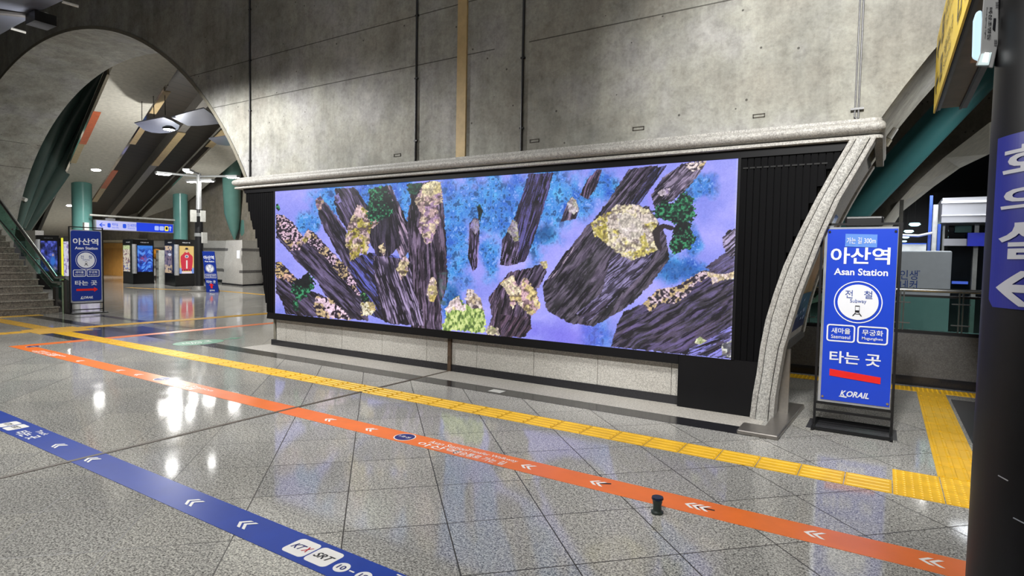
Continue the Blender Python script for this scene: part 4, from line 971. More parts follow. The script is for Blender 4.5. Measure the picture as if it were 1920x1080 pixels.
MB().tube([PD(41, 372, 27), PD(49, 375, 27)], .09, 12).build('head', M('white_plastic', rgb(220, 220, 216), .4), o)
MB().tube([PD(45, 376, 27), PD(45, 382, 27.2)], .03, 8).build('bracket', FRM, o)
# ================================================================== hung reflectors
RFL = M('reflector_sheet', rgb(128, 132, 148), 0.3, 0.55, 0.06, 2.5)
LED = EM('lamp_glow', (1, .98, .95, 1), 60.0)
LEDS = EM('lamp_glow_soft', (1, .97, .92, 1), 14.0)
def reflector(px_quadA, px_quadB, depth, lab, lampp, rods, wires):
    def plane(x, y):   # the two sheets hang level at the height found at this depth
        return PD(x, y, depth)
    c = PD(*lampp, depth)
    o = empty('ceiling_reflector', c, lab, 'reflector lamp', 'hanging reflector lamps')
    for quad in (px_quadA, px_quadB):
        P = [G(x, y, c.z + dz) for x, y, dz in quad]; MB().prism(P, (0, 0, .03)).build('reflector_sheet', RFL, o)
    for a, b in rods:
        MB().tube([G(a[0], a[1], c.z), G(b[0], b[1], c.z)], .025, 8).build('support_rod', M('white_rod', rgb(200, 200, 196), .4), o)
    return o, c
o, c = reflector([(252, 231, 0), (280, 225, 0), (307, 220, 0), (322, 226, 0), (337, 235, 0), (334, 243, 0), (318, 249, 0), (300, 250, 0), (284, 248.5, 0), (270, 244, 0)], [(320, 220, 0), (350, 211, 0), (382, 203, 0), (396, 213, 0), (412, 232, 0), (395, 234, 0), (372, 236, 0), (352, 236, 0), (338, 229, 0)], 21, 'pair of hanging reflector sheets with a bright lamp, seen through the left arch', (318, 242), [], [])
lc = PD(317, 243, 19.5)
MB().lathe([(.17, 0), (.2, .05), (.1, .12)], lc, 20).build('lamp_head', FRM, o, True)
MB().lathe([(.16, -.01), (.16, 0.0)], lc, 20).build('lamp_lens', LED, o)
for a, b in (((266, 226), (266, 190)), ((289, 220), (287, 160)), ((310, 216), (308, 130))):
    MB().tube([PD(*a, 21), PD(*b, 21)], .012, 6).build('hanger', FRM, o)
o2, c2 = reflector([(391, 260, 0), (412, 257, 0), (430, 254, 0), (440, 262, 0), (446, 271, 0), (425, 273.5, 0), (408, 271, 0)], [(436, 253, 0), (470, 247, 0), (484, 262, 0), (452, 266, 0)], 24, 'hanging reflector half hidden behind the right edge of the left arch', (420, 266), [], [])
o3 = empty('ceiling_reflector', (-12.2, 4.0, 5.4), 'nearest hanging reflector pair cut off by the top left of the view', 'reflector lamp', 'hanging reflector lamps')
for quad in (((-60, 10), (-30, 12), (5, 17), (33, 21.5), (62, 25), (90, 14), (116, 2), (160, -24), (90, -60), (-20, -50)), ((-70, 22), (-30, 25), (0, 28), (33, 32), (61, 32), (32, 47), (0, 65), (-40, 88), (-90, 60))):
    P = [G(x, y, 5.4) for x, y in quad]; MB().prism(P, (0, 0, .03)).build('reflector_sheet', RFL, o3)
MB().tube([G(-20, 20, 5.41), G(62, 28.5, 5.41)], .05, 10).build('lamp_track', M('grey_metal', rgb(110, 108, 108), .4, .5), o3)
f = G(74, 44, 5.25); MB().box((f.x - .16, f.y - .13, 5.22), (f.x + .2, f.y + .16, 5.38)).build('lamp_head', FRM, o3)
for a, b in (((116, 3), (147, 12)), ((20, 53), (48, 61)), ((85, 25), (98, 32))):
    MB().tube([G(*a, 5.4), G(*b, 5.4)], .022, 8).build('support_rod', M('white_rod', rgb(200, 200, 196), .4), o3)
# ================================================================== back hall things
def column(px_, pyt, depth, r, lab):
    t = PD(px_, pyt, depth)
    o = MB().lathe([(r, 0), (r, t.z + 1.0)], (t.x, t.y, 0), 36).build('round_column', M('teal_column', rgb(112, 168, 162), 0.25, var=.05, scale=3), None, True)
    return tag(o, lab, 'column', 'teal columns in the back hall'), t
c1, t1 = column(153, 345, 30, .43, 'left teal column of the back hall, above the station sign by the stairs')
c2, t2 = column(338, 367, 33.6, .37, 'right teal column of the back hall, above the red robe display')
bx = PD(161, 425, 29.3); tag(MB().box((bx.x - .1, bx.y - .1, bx.z - .2), (bx.x + .1, bx.y + .1, bx.z + .2)).build('wall_box', M('white_plastic', rgb(220, 220, 216), .4)), 'small white box fixed to the left teal column', 'box')
# white pipe and direction sign between the columns
XS = -34.0
a = PX(168, 403, XS); b = PX(330, 413, XS)
rail = tag(MB().tube([(XS, a.y, a.z), (XS, b.y, b.z)], .05, 10).build('hanging_rail', M('white_rail', rgb(222, 222, 216), .4)), 'white pipe spanning between the two teal columns above the direction sign', 'rail')
yl, ym, yr = PX(177, 420, XS).y, PX(254, 420, XS).y, PX(324, 428, XS).y
zb_, zt_ = PX(250, 434, XS).z, PX(250, 416, XS).z
ds = empty('direction_sign', (XS, ym, zt_), 'hanging white and blue direction sign between the teal columns', 'sign')
MB().box((XS - .12, yl, zb_), (XS + .1, yr, zt_)).build('housing', M('sign_housing', rgb(150, 150, 156), .4), ds)
wq = EM('lit_white_panel', rgb(178, 180, 226), .9); bq = EM('lit_blue_panel', rgb(26, 62, 214), .9); bt = EM('lit_blue_print', rgb(36, 84, 220), .8); wt = EM('lit_white_print', rgb(170, 186, 240), .9); yq = EM('lit_yellow', rgb(236, 214, 60), 1)
DS = Plate((XS + .105, yl + .05, zb_ + .03), (0, yr - yl - .1, 0), (0, 0, zt_ - zb_ - .06), (1, 0, 0)); fm = (ym - yl) / (yr - yl)
m = MB(); DS.poly(m, [(0, 0), (fm, 0), (fm, 1), (0, 1)], 0); wp = m.build('white_panel', wq, ds)
m = MB(); DS.poly(m, [(fm, 0), (1, 0), (1, 1), (fm, 1)], 0); bp = m.build('blue_panel', bq, ds)
m = MB(); DS.poly(m, [(.03, .5), (.06, .75), (.075, .75), (.055, .55), (.10, .55), (.10, .45), (.055, .45), (.075, .25), (.06, .25)], .01); m.build('left_arrow', bt, wp)
for a_, b_ in ((.13, .17), (.32, .365)): m = MB(); DS.poly(m, DS.rrect(a_, .25, b_, .75, .05), .01); m.build('pictogram', bt, wp)
m = MB()
DS.text(m, '역무실', .185, .45, .26, .8, .01, .01); DS.text(m, 'Station office', .185, .2, .27, .36, .01); DS.text(m, '인/세면장', .38, .45, .50, .8, .01, .01); DS.text(m, 'Washroom', .38, .2, .48, .36, .01); m.build('direction_lettering', bt, wp)
for a_, b_ in ((.74, .80), (.81, .87)): m = MB(); DS.poly(m, DS.rrect(a_, .2, b_, .72, .05), .01); m.build('pictogram', wt, bp)
m = MB(); DS.poly(m, [(.96, .8), (.935, .55), (.953, .58), (.953, .2), (.967, .2), (.967, .58), (.985, .55)], .01); m.build('up_arrow', wt, bp)
m = MB(); DS.poly(m, DS.rrect(.88, .16, .935, .76, .05), .01); ym_ = m.build('yellow_pictogram', yq, bp)
m = MB(); DS.poly(m, DS.rrect(.893, .32, .922, .66, .05), .02); m.build('bus_symbol', INK, ym_)
h_ = PX(208, 412, XS); MB().box((XS - .05, h_.y - .25, zt_), (XS + .02, h_.y + .2, a.z - .11)).build('hanger', M('sign_housing', rgb(150, 150, 156), .4), ds)
# downlights in the sloping ceiling
def on_ceiling(x, y):
    d = Vector(ray(x, y)); t = ((P0 - Vector((0, 0, H))).dot(NN)) / d.dot(NN); return Vector((0, 0, H)) + d * t
for px_, py_, lab in ((180, 318, 'bright downlight in the white ceiling panel above the left teal column'), (132, 385, 'bright downlight in the white ceiling panel left of the left teal column'), (311, 400, 'bright downlight in the white ceiling panel left of the right teal column')):
    q = on_ceiling(px_, py_); o = empty('downlight', q, lab, 'light', 'downlights in the sloping ceiling')
    d1, d2 = DD, CC
    disc = lambda r, e, n=20: [q - NN * e + d1 * r * math.cos(2 * math.pi * k / n) + d2 * r * math.sin(2 * math.pi * k / n) for k in range(n)]
    m = MB(); m.prism(disc(.22, .02), NN * .04); m.build('trim_ring', M('white_plastic', rgb(220, 220, 216), .4), o)
    m = MB(); m.add(disc(.19, .025), [tuple(range(20))]); m.build('lens', LED, o)
    lamp('downlight_beam', 'SPOT', tuple(q - NN * .15), 130, WARM, .1, angle=150, blend=.6)
for px_, py_, lab in ((205, 441, 'left round ceiling lamp over the far wooden door'), (196, 445, 'farthest round ceiling lamp over the wooden door'), (232, 444, 'right round ceiling lamp near the far wooden door')):
    q = PD(px_, py_, 44); tag(MB().lathe([(.2, 0), (.24, .04)], q, 16).build('ceiling_lamp', LEDS), lab, 'light', 'ceiling lamps near the wooden door')
# street-style lamp post with arms
pb = G(374, 546.5); lp = empty('lamp_post', pb, 'street style lamp post with several lit arms standing in the back hall', 'lamp post')
PB = M('post_black', rgb(26, 26, 28), .4); PG = M('post_grey', rgb(150, 152, 152), .4, .3)
MB().lathe([(.42, 0), (.42, .05), (.3, .08), (.24, .22), (.14, .25)], pb, 28).build('foot', M('post_foot_grey', rgb(128, 126, 122), .4, .4), lp, True)
zm = PD(372, 392, 24.6).z
MB().lathe([(.17, .2), (.15, zm)], pb, 20).build('lower_shaft', PB, lp, True)
MB().lathe([(.11, zm), (.09, 4.95)], pb, 20).build('upper_shaft', PG, lp, True)
for yy in (402, 440): z = PD(374, yy, 24.6).z; MB().lathe([(.18, z - .07), (.18, z + .07)], pb, 20).build('clamp', PG, lp, True)
for hx_, hy_, hz in ((305, 327, 4.75), (438, 333, 4.75), (353, 322, 4.85), (360, 341, 4.62), (390, 340, 4.62)):
    q = G(hx_, hy_, hz); s_ = Vector((pb.x, pb.y, hz + .08)); d_ = (q - s_)
    if d_.length > 3.2: d_ = d_.normalized() * 3.2
    q = s_ + d_
    q = PD(hx_, hy_, depth_of(q))
    arm = MB().tube([s_, q + Vector((0, 0, .06))], .045, 10).build('arm', PG, lp, True)
    dn = Vector((d_.x, d_.y, 0)).normalized(); sd = Vector((-dn.y, dn.x, 0))
    hd = MB().prism([q - dn * .3 + sd * .13, q + dn * .25 + sd * .13, q + dn * .25 - sd * .13, q - dn * .3 - sd * .13], (0, 0, .09)).build('lamp_head', PG, arm)
    MB().prism([q - dn * .24 + sd * .1 + Vector((0, 0, -.02)), q + dn * .2 + sd * .1 + Vector((0, 0, -.02)), q + dn * .2 - sd * .1 + Vector((0, 0, -.02)), q - dn * .24 - sd * .1 + Vector((0, 0, -.02))], (0, 0, .015)).build('lamp_lens', LED, arm)
for x0_, x1_, ya_, yb_, nm in ((361, 369, 394, 416, 'speaker_box'), (380, 384, 395, 416, 'speaker_box'), (382, 388, 436, 456, 'control_box')):
    A_, B_ = PD(x0_, yb_, 24.4), PD(x1_, ya_, 24.4); m = MB(); m.box((min(A_.x, B_.x), A_.y - .1, A_.z), (max(A_.x, B_.x), A_.y + .1, B_.z)); m.build(nm, M('pale_box', rgb(176, 176, 170), .5), lp)
# display kiosks
KBL = M('kiosk_black', rgb(14, 14, 16), .3); KSI = M('kiosk_silver', rgb(176, 178, 182), .35, .4)
PIC = attr_emit('kiosk_picture', .95)
def kiosk(pl_, pc_, pr_, ytop, lab, painters, zs=(.62, 1.95), title='아산시'):
    L_, C_, R_ = [G(*p) for p in (pl_, pc_, pr_)]
    d_ = depth_of(C_); zt = PD(pc_[0], ytop, d_).z
    back = L_ + R_ - C_
    o = empty('display_kiosk', C_, lab, 'display kiosk', 'display kiosks in the back hall')
    MB().prism([L_, C_, R_, back], (0, 0, zt)).build('cabinet', KBL, o)
    for (A_, B_, pt, e0, e1) in ((L_, C_, painters[0], .06, .72), (C_, R_, painters[1], .2, .93)):
        v = B_ - A_; n_ = Vector((v.y, -v.x, 0)).normalized()
        if n_.dot(Vector((0, 0, 0)) - A_) < 0: n_ = -n_
        PLT = Plate(A_ + v * e0 + Vector((0, 0, zs[0])) , v * (e1 - e0), (0, 0, zs[1] - zs[0]), n_)
        picture('display', PLT, 60, 110, pt, PIC, o, .012)
        TP = Plate(A_ + v * .12 + Vector((0, 0, zs[1] + .1)), v * .76, (0, 0, zt - zs[1] - .2), n_)
        mb = MB(); TP.text(mb, title, .3, .3, .8, .8, .012, .02); mb.build('title_lettering', SW, o)
    v = (R_ - C_).normalized(); u = (L_ - C_).normalized()
    q = C_ + (u + v) * .02
    MB().tube([q + v * .06 + Vector((0, 0, zs[0] - .08)), q + v * .06 + Vector((0, 0, zs[1] + .06))], .1, 16).build('silver_pilaster', KSI, o, True)
    MB().prism([L_ - u * -.02, C_, R_ + v * .02, back], (0, 0, .06)).build('base', FRM, o)
    return o
def base_c(a, b, c): return np.tile(np.array(c, float), (len(a), 1))
def pt_waves(a, b, P):
    n = fbm(a * 5, b * 16 + 2 * np.sin(a * 6), 3); c = base_c(a, b, (34, 80, 196)); c = mixc(c, (90, 150, 240), sm(.5, .65, n)); c = mixc(c, (20, 46, 130), sm(.45, .32, n))
    c = mixc(c, (60, 130, 226), sm(.75, .95, b) * .9); k = np.exp(-((a - .4) / .28) ** 2 - ((b - .5) / .14) ** 2); return mixc(c, (150, 70, 130), k * sm(.4, .6, fbm(a * 14, b * 20, 5)))
def pt_crowd(a, b, P):
    n = fbm(a * 9, b * 22, 8); c = base_c(a, b, (206, 196, 178)); c = mixc(c, (120, 90, 100), sm(.52, .62, n)); c = mixc(c, (70, 110, 180), sm(.6, .7, fbm(a * 12, b * 24, 9)) * (b < .4)); c = mixc(c, (180, 206, 140), (b > .85) * .7); return c
def pt_robe(a, b, P):
    c = base_c(a, b, (226, 192, 118)); c = mixc(c, (120, 150, 220), sm(.25, .15, b) * (np.abs(a - .5) > .3))
    w_ = .16 + .26 * sm(.78, .6, b) - .06 * sm(.45, .15, b)
    c = mixc(c, (206, 42, 66), (np.abs(a - .5) < w_) & (b < .78) & (b > .10)); c = mixc(c, (236, 222, 216), (np.hypot((a - .5) / .13, (b - .62) / .06) < 1)); c = mixc(c, (90, 120, 160), (np.hypot((a - .5) / .08, (b - .62) / .04) < 1))
    c = mixc(c, (236, 226, 220), (np.abs(a - .5) < .05) & (b > .18) & (b < .48)); c = mixc(c, (224, 190, 160), (np.hypot((a - .5) / .09, (b - .80) / .045) < 1))
    c = mixc(c, (36, 28, 44), ((np.hypot((a - .5) / .11, (b - .90) / .045) < 1) & (b > .875)) | ((np.abs(a - .5) < .2) & (np.abs(b - .872) < .008)))
    c = mixc(c, (60, 24, 40), (np.abs(b - .12) < .02) & (np.abs(a - .5) < .4) & (np.sin(a * 40) > 0)); c = mixc(c, (230, 214, 220), (b < .07) & (np.abs(a - .5) < .35)); return c
def pt_sepia(a, b, P):
    n = fbm(a * 6, b * 14, 11); c = base_c(a, b, (120, 104, 110)); c = mixc(c, (206, 178, 140), (b > .84) * 1.); c = mixc(c, (196, 170, 130), (b < .3) * .9); c = mixc(c, (58, 52, 66), sm(.5, .62, n)); return mixc(c, (210, 212, 226), (np.hypot((a - .7) / .25, (b - .68) / .05) < 1) * .9)
def pt_night(a, b, P):
    n = fbm(a * 6, b * 9, 14); c = base_c(a, b, (40, 50, 120)); c = mixc(c, (84, 96, 200), sm(.5, .66, n)); c = mixc(c, (16, 18, 44), sm(.45, .3, n))
    k = np.exp(-((a - .72) / .16) ** 2 - ((b - .36) / .16) ** 2); c = mixc(c, (46, 106, 196), np.clip(k * 1.5, 0, 1)); c = mixc(c, (206, 170, 160), np.exp(-((a - .74) / .06) ** 2 - ((b - .55) / .04) ** 2)); return mixc(c, (190, 170, 210), np.exp(-((a - .8) / .15) ** 2 - ((b - .1) / .07) ** 2))
def pt_pale(a, b, P):
    n = fbm(a * 6, b * 18, 15); c = base_c(a, b, (206, 204, 222)); return mixc(c, (130, 110, 170), sm(.55, .68, n))
kiosk((231, 530.5), (250, 533), (289, 531.5), 448.5, 'black display kiosk with a blue sea picture, left of the red robe kiosk', (pt_crowd, pt_waves))
kiosk((309, 534), (329, 537.5), (366, 536), 448.5, 'black display kiosk showing a figure in a red robe, left of the lamp post', (pt_sepia, pt_robe))
kiosk((68, 541), (70, 542), (112, 543), 441, 'black display kiosk with a night picture behind the stair glass', (pt_pale, pt_night), (.72, 2.0))
kiosk((120, 541), (140, 544), (190, 543), 443, 'black display kiosk mostly hidden behind the sign by the stairs', (pt_pale, pt_pale), (.55, 2.0))
q = PD(118, 470, 27.2); tag(MB().box((q.x - .05, q.y - .05, 0), (q.x + .05, q.y + .05, 2.2)).build('light_strip', EM('yellow_strip_glow', rgb(226, 222, 60), 1.0)), 'yellow green glowing strip between the two kiosks behind the stairs', 'light strip')
# white locker between the kiosks
L0, L1 = G(295, 531), G(308, 531); zt = PD(300, 469, depth_of(L0)).z
lk = empty('locker', L0, 'narrow white locker with small slots between the two display kiosks', 'locker')
MB().box((L0.x - .1, L0.y, 0), (L1.x, L0.y + .6, zt)).build('body', M('locker_white', rgb(206, 208, 200), .4), lk)
for k in range(4):
    for s_ in (.25, .7):
        x = L0.x - .1 + (L1.x - L0.x + .1) * s_; z = .25 + k * .45; MB().box((x - .015, L0.y - .012, z), (x + .015, L0.y, z + .12)).build('slot', INK, lk)
ob_ = PD(293, 477, depth_of(L0) + .8); tag(MB().lathe([(.03, -ob_.z), (.03, -.28), (.28, -.1), (.32, .05), (.2, .25), (.02, .3)], ob_, 18).build('round_sign', M('sign_orange', rgb(226, 150, 50), .4), None, True), 'small round orange sign half hidden behind the white locker', 'sign')
# stone planter with teal struts
A_, B_, C_ = G(416, 532.5), G(455, 536.5), G(482, 535); zt = PD(455, 450, depth_of(B_)).z
top_ = [PD(424, 451, depth_of(A_)), PD(454, 451, depth_of(B_)), PD(480, 451, depth_of(C_))]
pe = empty('strut_base', B_, 'pale stone pedestal with grey stripes carrying teal struts, by the left arch edge', 'pedestal')
def frust(z0, z1, mat, nm, e=0.0):
    bt_ = [A_, B_, C_, C_ + Vector((-.6, 1.2, 0)), A_ + Vector((-.3, 1.4, 0))]; tp_ = [Vector((p.x, p.y, 0)) for p in top_] + [C_ + Vector((-.6, 1.0, 0)), A_ + Vector((0, 1.3, 0))]
    cen = sum((p for p in bt_), Vector()) / 5
    lerp = lambda f, e: [(b_.lerp(Vector((t_.x, t_.y, 0)), f) - cen) * (1 + e) + cen for b_, t_ in zip(bt_, tp_)]
    lo, hi = lerp(z0 / zt, e), lerp(z1 / zt, e); vs = [v + Vector((0, 0, z0)) for v in lo] + [v + Vector((0, 0, z1)) for v in hi]
    return MB().add(vs, [(0, 1, 2, 3, 4), (5, 6, 7, 8, 9)] + [(i, (i + 1) % 5, 5 + (i + 1) % 5, 5 + i) for i in range(5)]).build(nm, mat, pe)
frust(.08, zt, DADO, 'stone_body')
frust(0, .08, BLACKST, 'skirting', .01)
for z in (.28, .76): frust(zt * z, zt * z + .14, MATS['dado_stripe'], 'stripe', .008)
z = .25 * zt; q = PD(470, 520, depth_of(C_) - .15); MB().lathe([(.02, -.1), (.1, -.05), (.1, .05), (.02, .1)], q, 14).build('round_lamp', EM('teal_lamp_glow', rgb(170, 230, 226), 1.2), pe, True)
q = PD(447, 477, depth_of(B_) - .25); MB().box((q.x - .13, q.y - .01, q.z - .2), (q.x + .13, q.y + .01, q.z + .2)).build('notice', SW, pe)
for pts, rs, lab in (((PD(440, 449, 32.3), PD(439, 430, 32.3), PD(436, 400, 32.3), PD(434, 340, 31.8), PD(440, 250, 30.5)), (.05, .24, .42, .45, .45), 'teal strut rising steeply from the stone pedestal, left of the other two'),
                     ((PD(456, 449, 32.6), PD(460, 438, 32.6), PD(466, 420, 32.7), PD(496, 350, 33.5), PD(540, 250, 34)), (.06, .28, .42, .45, .45), 'teal strut leaning right from the stone pedestal, just left of the screen'),
                     ((PD(466, 449, 33.2), PD(471, 443, 33.2), PD(484, 425, 33.4), PD(540, 370, 34.2)), (.06, .2, .4, .42), 'teal strut lowest and most slanted of those on the stone pedestal')):
    tag(MB().tube(pts, list(rs), 24).build('roof_strut', TEALG, None, True), lab, 'strut', 'teal roof struts')
# stair balustrade: stainless rails, glass, end posts
YB = 6.72
SST = M('stainless_rail', rgb(190, 192, 192), .2, .9, .04, 10); DPO = M('dark_stone_post', rgb(52, 48, 46), .5)
hb = PY(106, 520, YB); hb2 = PY(126, 521, YB); ht = PY(0, 376, YB); hd_ = ht - hb
lb0 = PY(99, 529, YB); lb1 = PY(122, 530, YB); lt = PY(0, 413, YB); ld = lt - lb0
ba = empty('stair_balustrade', (hb.x, YB, 0), 'glass balustrade with two stainless handrails along the right side of the stairs', 'balustrade')
MB().tube([hb2, hb, hb + hd_ * 1.6], .045, 14).build('handrail', SST, ba, True)
MB().tube([lb1, lb0, lb0 + ld * 1.6], .03, 12).build('lower_handrail', SST, ba, True)
GLS = glass_mat('green_glass', (.52, .74, .68, 1), .10)
gl = MB(); s_ = (hd_.z / hd_.x); gx0 = hb2.x
for k in range(4):
    xa = gx0 + .02 - k * 2.0; xb = xa - 1.96
    zf = lambda x: max(0, (x0s - x) / run * rise)
    ztop = lambda x: hb.z - .06 + max(0, hb.x - x) * abs(s_)
    gl.add([(xa, YB, zf(xa) + .12), (xb, YB, zf(xb) + .12), (xb, YB, ztop(xb)), (xa, YB, ztop(xa)), (xa, YB + .012, zf(xa) + .12), (xb, YB + .012, zf(xb) + .12), (xb, YB + .012, ztop(xb)), (xa, YB + .012, ztop(xa))],
           [(0, 1, 2, 3), (7, 6, 5, 4), (0, 3, 7, 4), (1, 5, 6, 2), (3, 2, 6, 7)])
gl.build('glass_panes', GLS, ba)
for px_, w_ in ((107, 9), (124, 10)):
    g = PY(px_, 560, YB); MB().box((g.x - .09, YB - .06, 0), (g.x + .09, YB + .1, hb.z - .05 if px_ > 115 else hb.z - .25)).build('post', DPO, ba)
for px_, py_ in ((112, 533), (112, 564), (70, 485), (24, 430)):
    g = PY(px_, py_, YB - .05); MB().tube([g - Vector((.08, 0, 0)), g + Vector((.1, 0, 0))], .022, 8).build('glass_clamp', SST, ba)
g = PY(119, 590, YB - .06); MB().box((g.x - .02, YB - .08, 0), (g.x + .02, YB - .05, hb.z - .1)).build('lit_strip', M('steel_strip', rgb(190, 214, 180), .15, .6), ba)
# wall stub with info plate behind the stairs
g = PD(62, 470, 25); MB_ = MB().box((g.x - .8, g.y, 0), (g.x + .25, g.y + .3, PD(62, 432, 25).z)); structure(MB_.build('wall_stairs', DADO))
q = PY(44, 471, g.y - .02); tag(MB().box((q.x - .24, g.y - .03, q.z - .22), (q.x + .24, g.y, q.z + .22)).build('info_plate', M('teal_plate', rgb(30, 66, 84), .3)), 'dark teal information plate behind the stair glass', 'plate')
# ================================================================== right foreground: black column with its sign, lamp and yellow sign
CX, CY, CR = .54, 2.17, .30
colb = MB().lathe([(CR, 0), (CR, 4.6)], (CX, CY, 0), 64).build('round_column', M('black_gloss_column', rgb(9, 8, 10), 0.42, var=.25, scale=14, spec=.22), None, True)
tag(colb, 'black glossy round column at the right edge with a blue room sign', 'column')
def hit(x, y):
    d = Vector(ray(x, y)); ox, oy = -CX, -CY
    a = d.x ** 2 + d.y ** 2; b = 2 * (d.x * ox + d.y * oy); c = ox ** 2 + oy ** 2 - CR ** 2; D = b * b - 4 * a * c
    t = (-b - math.sqrt(max(0, D))) / (2 * a); p = Vector((0, 0, H)) + d * t
    return math.atan2(p.y - CY, p.x - CX), p.z
def wrap(verts2, th0, zc, e):   # verts2: (metres to the right of th0, z)
    r = CR + e; return [(CX + r * math.cos(th0 + s / CR), CY + r * math.sin(th0 + s / CR), z) for s, z in verts2]
thL, zT = hit(1872, 262); thB, zB = hit(1862, 575); thC, _ = hit(1935, 400)
thL = (thL + thB) / 2; W_ = abs(thC - thL) * CR * 2; zT += .0; zB -= .0
NVY = M('room_sign_blue', rgb(20, 30, 150), .35, var=.05, scale=3); LGT = M('room_sign_white', rgb(206, 206, 214), .4, var=.02)
m = MB(); n = 24; ch = .02; vs = []
for k in range(n + 1):
    s = -W_ / 2 + W_ * k / n; ed = min(k, n - k) / n * W_; zz_ = zB + max(0, ch - ed); vs += [(s, zz_), (s, zT)]
V = wrap(vs, thC, 0, .006); V2 = wrap(vs, thC, 0, .001); q_ = len(V)
m.add(V + V2, [(2 * k, 2 * k + 2, 2 * k + 3, 2 * k + 1) for k in range(n)] + [(2 * k, q_ + 2 * k, q_ + 2 * k + 2, 2 * k + 2) for k in range(n)] + [(2 * k + 1, 2 * k + 3, q_ + 2 * k + 3, q_ + 2 * k + 1) for k in range(n)] + [(0, 1, q_ + 1, q_), (2 * n, q_ + 2 * n, q_ + 2 * n + 1, 2 * n + 1)])
rs_ = m.build('room_sign', NVY); tag(rs_, 'blue curved room sign with white letters and a left arrow on the black column', 'sign')
def gl_(body, z0, z1, s0, s1, bold=.012):
    vs, fs, asp = text_geo(body, bold); bm = bmesh.new(); V_ = [bm.verts.new((s0 + (s1 - s0) * x, z0 + (z1 - z0) * y, 0)) for x, y in vs]
    for f in fs:
        try: bm.faces.new([V_[i] for i in f])
        except ValueError: pass
    for k in range(1, 24):
        bmesh.ops.bisect_plane(bm, geom=bm.verts[:] + bm.edges[:] + bm.faces[:], plane_co=(s0 + (s1 - s0) * k / 24, 0, 0), plane_no=(1, 0, 0))
    bm.verts.index_update(); mb = MB(); mb.add(wrap([(v.co.x, v.co.y) for v in bm.verts], thC, 0, .0085), [[v.index for v in f.verts] for f in bm.faces]); bm.free(); return mb
def zpx(y): return hit(1905, y)[1]
hw = W_ * .36
for body, ya, yb in (('회', 274, 336), ('의', 350, 402), ('실', 416, 486)):
    gl_(body, zpx(yb), zpx(ya), -hw, hw, .02).build('lettering', LGT, rs_)
za, zb2 = zpx(508), zpx(574); zm_ = (za + zb2) / 2; hh = (za - zb2) / 2
arr = [(-W_ * .36, zm_), (-W_ * .05, zm_ + hh), (W_ * .08, zm_ + hh), (-W_ * .14, zm_ + hh * .22), (W_ * .36, zm_ + hh * .22), (W_ * .36, zm_ - hh * .22), (-W_ * .14, zm_ - hh * .22), (W_ * .08, zm_ - hh), (-W_ * .05, zm_ - hh)]
bm = bmesh.new(); V_ = [bm.verts.new((a, b, 0)) for a, b in arr]
for f in ((0, 1, 2, 3), (0, 3, 6), (0, 6, 7, 8), (3, 4, 5, 6)): bm.faces.new([V_[i] for i in f])
for k in range(1, 24): bmesh.ops.bisect_plane(bm, geom=bm.verts[:] + bm.edges[:] + bm.faces[:], plane_co=(-W_ * .36 + W_ * .72 * k / 24, 0, 0), plane_no=(1, 0, 0))
bm.verts.index_update(); m = MB(); m.add(wrap([(v.co.x, v.co.y) for v in bm.verts], thC, 0, .0085), [[v.index for v in f.verts] for f in bm.faces]); bm.free(); m.build('arrow', LGT, rs_)
sc2 = MB()
for x, y in ((1878, 895), (1908, 975)):
    th_, z_ = hit(x, y); sc2.add(wrap([(-.012, z_), (.02, z_ - .003), (.022, z_), (-.01, z_ + .003)], th_, 0, .001), [(0, 1, 2, 3)])
sc2.build('scratch', SILV, colb)
# emergency lamp on the column
def frame_at(x, y, d): return PD(x, y, d)
ELD = 1.66
eo = empty('emergency_lamp', PD(1850, 60, ELD), 'grey emergency lamp with a pale dome and printed side, high on the black column', 'lamp')
EG = M('lamp_grey_plastic', rgb(158, 158, 158), .5, var=.04)
body_px = [(1838, 113), (1862, 102), (1866, 70), (1872, 5), (1852, 2), (1846, 30), (1843, 82)]
def ext_px(pts, d0, d1, nm, mat, par, bev=.003):
    a = [PD(x, y, d0) for x, y in pts]; b = [PD(x, y, d1) for x, y in pts]; k = len(pts)
    cx_ = sum(p[0] for p in pts) / k; cy_ = sum(p[1] for p in pts) / k; b = [p + (PD(cx_, cy_, d1) - PD(cx_, cy_, d0)) for p in a]
    return MB().add(a + b, [tuple(range(k)), tuple(range(k, 2 * k))] + [(i, (i + 1) % k, k + (i + 1) % k, k + i) for i in range(k)]).build(nm, mat, par, bevel=bev)
ext_px([(1829, 124), (1862, 128), (1872, 80), (1873, -30), (1846, -28), (1842, 20), (1838, 100)], ELD, ELD + .11, 'body', EG, eo)
ext_px([(1822, 110), (1824, 40), (1830, 22), (1841, 18), (1842, 100), (1836, 116)], ELD + .012, ELD + .10, 'dome', EM('dome_glow', rgb(196, 226, 246), 1.0), eo, .006)
ext_px([(1833, 122), (1854, 122), (1860, 98), (1840, 101)], ELD - .004, ELD, 'window', EM('lamp_window', rgb(190, 206, 206), 1.1), eo, .001)
ext_px([(1842, 116), (1852, 117), (1855, 99), (1847, 98)], ELD - .006, ELD - .004, 'bulb', EM('bulb_glow', (1, 1, 1, 1), 3), eo, .001)
Q = Plate(PD(1847, 78, ELD - .002), PD(1852, 8, ELD - .002) - PD(1847, 78, ELD - .002), PD(1835, 77, ELD - .002) - PD(1847, 78, ELD - .002))
if Q.out.y > 0: Q.out = -Q.out
Q = Plate(PD(1850, 14, ELD - .001), PD(1846, 78, ELD - .001) - PD(1850, 14, ELD - .001), PD(1862, 14, ELD - .001) - PD(1850, 14, ELD - .001)); Q.out = Vector((0, -1, 0))
m = MB(); Q.text(m, '비상조명등', 0, .35, .95, .95, .001, .01); Q.text(m, 'Emergency light', 0, -.1, .9, .2, .001); m.poly = None
